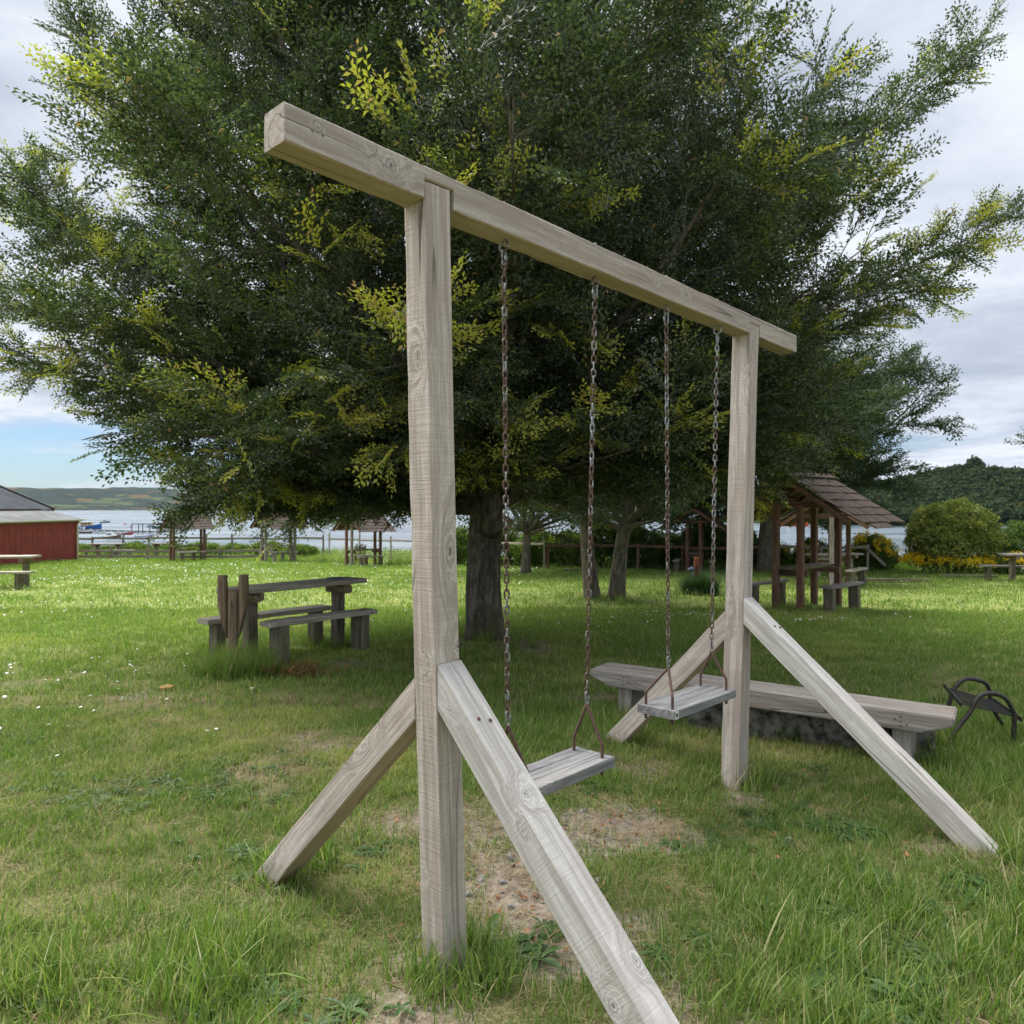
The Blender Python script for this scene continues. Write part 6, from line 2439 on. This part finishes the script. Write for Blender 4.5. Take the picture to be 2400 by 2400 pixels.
def weeds():
    spots = []
    r = np.random.default_rng(12)
    for cx, cy, sx, sy, n, s in ((-2.1, 4.0, 0.28, 0.14, 34, 0.75), (-1.75, 3.9, 0.15, 0.1, 8, 0.8), (-1.45, 4.28, 0.22, 0.12, 16, 0.8), (-0.66, 3.28, 0.13, 0.10, 8, 0.85), (-1.15, 3.3, 0.16, 0.10, 8, 0.85), (-1.25, 3.85, 0.15, 0.1, 6, 0.7),
                                 (1.30, 3.66, 0.16, 0.08, 12, 0.8), (1.55, 3.45, 0.14, 0.08, 10, 0.8), (0.90, 3.36, 0.16, 0.07, 22, 0.5), (1.75, 2.95, 0.3, 0.12, 14, 0.9), (2.35, 3.1, 0.14, 0.1, 8, 1.0), (1.2, 2.75, 0.25, 0.15, 10, 1.0),
                                 (1.12, 2.33, 0.10, 0.08, 5, 1.5), (-0.02, 2.55, 0.12, 0.06, 9, 1.1), (0.45, 3.9, 0.1, 0.06, 5, 0.8), (0.12, 2.7, 0.06, 0.05, 3, 0.7), (-0.9, 2.3, 0.4, 0.1, 6, 0.9), (1.65, 2.45, 0.2, 0.12, 6, 1.2),
                                 (1.6, 4.12, 0.2, 0.08, 9, 0.8), (-3.3, 4.6, 0.4, 0.2, 9, 0.8), (-2.6, 5.4, 0.4, 0.2, 9, 0.7), (0.55, 2.45, 0.12, 0.08, 4, 0.9), (-0.45, 2.2, 0.12, 0.05, 4, 1.0), (-0.1, 10.5, 0.6, 0.5, 14, 1.0), (-3.0, 9.3, 0.5, 0.5, 12, 1.0), (2.6, 6.4, 0.6, 0.5, 10, 0.9)):
        for _ in range(int(n * 1.7)):
            spots.append((cx + r.normal(0, sx), cy + r.normal(0, sy), s * r.uniform(0.45, 1.15)))
    sp = np.array(spots)
    k = clear_of(sp[:, 0], sp[:, 1])
    sp = sp[k]
    stuff('broadleaf_weeds', 'flat broad leaved weeds in the lawn', 'weeds', place(sp[:, 0], sp[:, 1], W_DAND, 'weeds', sp[:, 2], rng.uniform(0, 0.5, len(sp)), 0.1, -0.012))
    # plants inside the trough
    c, dl, sd, L = TROUGH
    n = 40
    u, w = r.uniform(-L / 2 + 0.08, L / 2 - 0.08, n), r.uniform(0.08, 0.32, n)
    x, y = c.x + dl.x * u + sd.x * w, c.y + dl.y * u + sd.y * w
    pts = np.stack([x, y, np.full(n, gz(c.x, c.y) + 0.07)], -1)
    o = scatter('trough_weeds', pts, np.stack([r.normal(0, 0.2, n), r.normal(0, 0.2, n), r.uniform(0, 6, n)], -1), r.uniform(0.6, 1.2, n), r.uniform(0, 0.5, n), G_LONG)
    tag(o, 'grass and weeds growing inside the concrete trough', 'weeds', None, 'stuff')


weeds()


def flowers_and_litter():
    # daisies
    n = 9
    v = [(0, 0, 0.052)] + [(0.0125 * math.cos(2 * math.pi * k / n), 0.0125 * math.sin(2 * math.pi * k / n), 0.050) for k in range(n)]
    f = [(0, 1 + k, 1 + (k + 1) % n) for k in range(n)]
    b = len(v)
    v += [(-0.001, 0, 0), (0.001, 0, 0), (0, 0, 0.05)]
    f.append((b, b + 1, b + 2))
    T = [template('daisy', np.array(v), f, M['daisy'], {})]
    x, y = field(4.2, 36.0, 26)
    m = 0.6 * fbm(x, y, 0.35, 91, 3) + 0.4 * fbm(x, y, 1.6, 95, 2)
    thr = np.where(x < 1.0, 0.545, 0.60) + 0.06 * sstep(9, 4, y) + 0.10 * gauss(x, y, -0.5, 7.5, 3.0, 2.2)
    k = clear_of(x, y) & (m > thr) & (rng.random(len(x)) < 0.5)
    for cx, cy, sx, sy, c in ((-4.6, 7.2, 0.9, 0.5, 60), (2.55, 12.1, 0.5, 0.25, 55), (1.75, 11.0, 0.3, 0.3, 20), (4.6, 11.2, 0.45, 0.15, 45), (-3.2, 5.8, 0.8, 0.4, 18), (-9.5, 21, 3.0, 1.0, 260), (-14, 25, 3.5, 1.2, 260), (-5, 24, 2.5, 0.8, 160), (-13, 16, 2.5, 0.7, 160)):
        x = np.concatenate([x, rng.normal(cx, sx, c)])
        y = np.concatenate([y, rng.normal(cy, sy, c)])
        k = np.concatenate([k, np.ones(c, bool)])
    x, y = x[k], y[k]
    sc = rng.uniform(0.7, 1.2, len(x)) * (1.0 + 0.035 * np.clip(y - 8, 0, 20))
    stuff('daisies', 'white daisies scattered in drifts over the lawn', 'daisies', place(x, y, T, 'daisies', sc, np.zeros(len(x)), 0.25, 0.0))
    print('daisies', len(x))
    # fallen leaves
    T2 = []
    for s in range(3):
        vv, ff = leaf_shape(0.026, 0.014, 0.5, 0.2, True)
        T2.append(template('fallen_leaf', vv + np.array([0, 0, 0.004]), ff, M['litter'], {'rnd': [0.2 + 0.35 * s] * len(vv), 'tip': [0.0] * len(vv)}))
    x, y = field(1.6, 7.0, 16)
    xa = np.concatenate([x, rng.normal(0.6, 0.5, 170), rng.normal(0.0, 0.28, 110), rng.normal(2.0, 0.4, 40), rng.normal(-0.6, 0.5, 60)])
    ya = np.concatenate([y, rng.normal(3.5, 0.3, 170), rng.normal(2.85, 0.28, 110), rng.normal(3.3, 0.25, 40), rng.normal(3.4, 0.4, 60)])
    k = clear_of(xa, ya)
    xa, ya = xa[k], ya[k]
    stuff('fallen_leaves', 'small orange brown fallen leaves under the swings', 'fallen leaves', place(xa, ya, T2, 'litter', rng.uniform(0.6, 1.2, len(xa)), np.zeros(len(xa)), 0.5, -0.008))
    # pebbles
    T3 = []
    for s in range(3):
        bm2 = bmesh.new()
        bmesh.ops.create_icosphere(bm2, subdivisions=1, radius=0.5)
        rr = random.Random(s)
        for vtx in bm2.verts:
            vtx.co = Vector((vtx.co.x * 1.2, vtx.co.y, vtx.co.z * 0.6)) * rr.uniform(0.8, 1.15)
        me = bpy.data.meshes.new('pebble')
        bm2.to_mesh(me)
        me.materials.append(M['pebble'])
        T3.append(bpy.data.objects.new('pebble', me))
    xa = np.concatenate([rng.normal(0.42, 0.22, 300), rng.normal(0.75, 0.3, 200), rng.normal(0.0, 0.16, 260)])
    ya = np.concatenate([rng.normal(3.52, 0.12, 300), rng.normal(3.5, 0.18, 200), rng.normal(2.85, 0.2, 260)])
    k = clear_of(xa, ya)
    xa, ya = xa[k], ya[k]
    sc = 0.006 + 0.012 * rng.random(len(xa)) ** 3 + 0.03 * (rng.random(len(xa)) > 0.975)
    stuff('gravel', 'grey pebbles in the worn hollow under the swings', 'gravel', place(xa, ya, T3, 'gravel', sc, np.zeros(len(xa)), 0.6, -0.001))


flowers_and_litter()


def haze():
    """thin sea air over the whole place"""
    x0, x1, y0, y1, z0, z1 = -9600, 9600, -120, 9200, -40, 260
    v = [(x, y, z) for x in (x0, x1) for y in (y0, y1) for z in (z0, z1)]
    f = [(0, 1, 3, 2), (4, 6, 7, 5), (0, 4, 5, 1), (2, 3, 7, 6), (0, 2, 6, 4), (1, 5, 7, 3)]
    m = bpy.data.materials.new('sea_air')
    m.use_nodes = True
    t = NT(m.node_tree)
    t.n.clear()
    out = t.add('ShaderNodeOutputMaterial')
    pv = t.add('ShaderNodeVolumePrincipled')
    pv.inputs['Color'].default_value = (0.66, 0.80, 1.0, 1)
    pv.inputs['Density'].default_value = 0.00002
    t.l.new(pv.outputs[0], out.inputs['Volume'])
    o = link('haze', mesh_np('haze', np.array(v, float), f), m)
    tag(o, 'thin pale blue sea haze', 'haze', None, 'stuff')


haze()
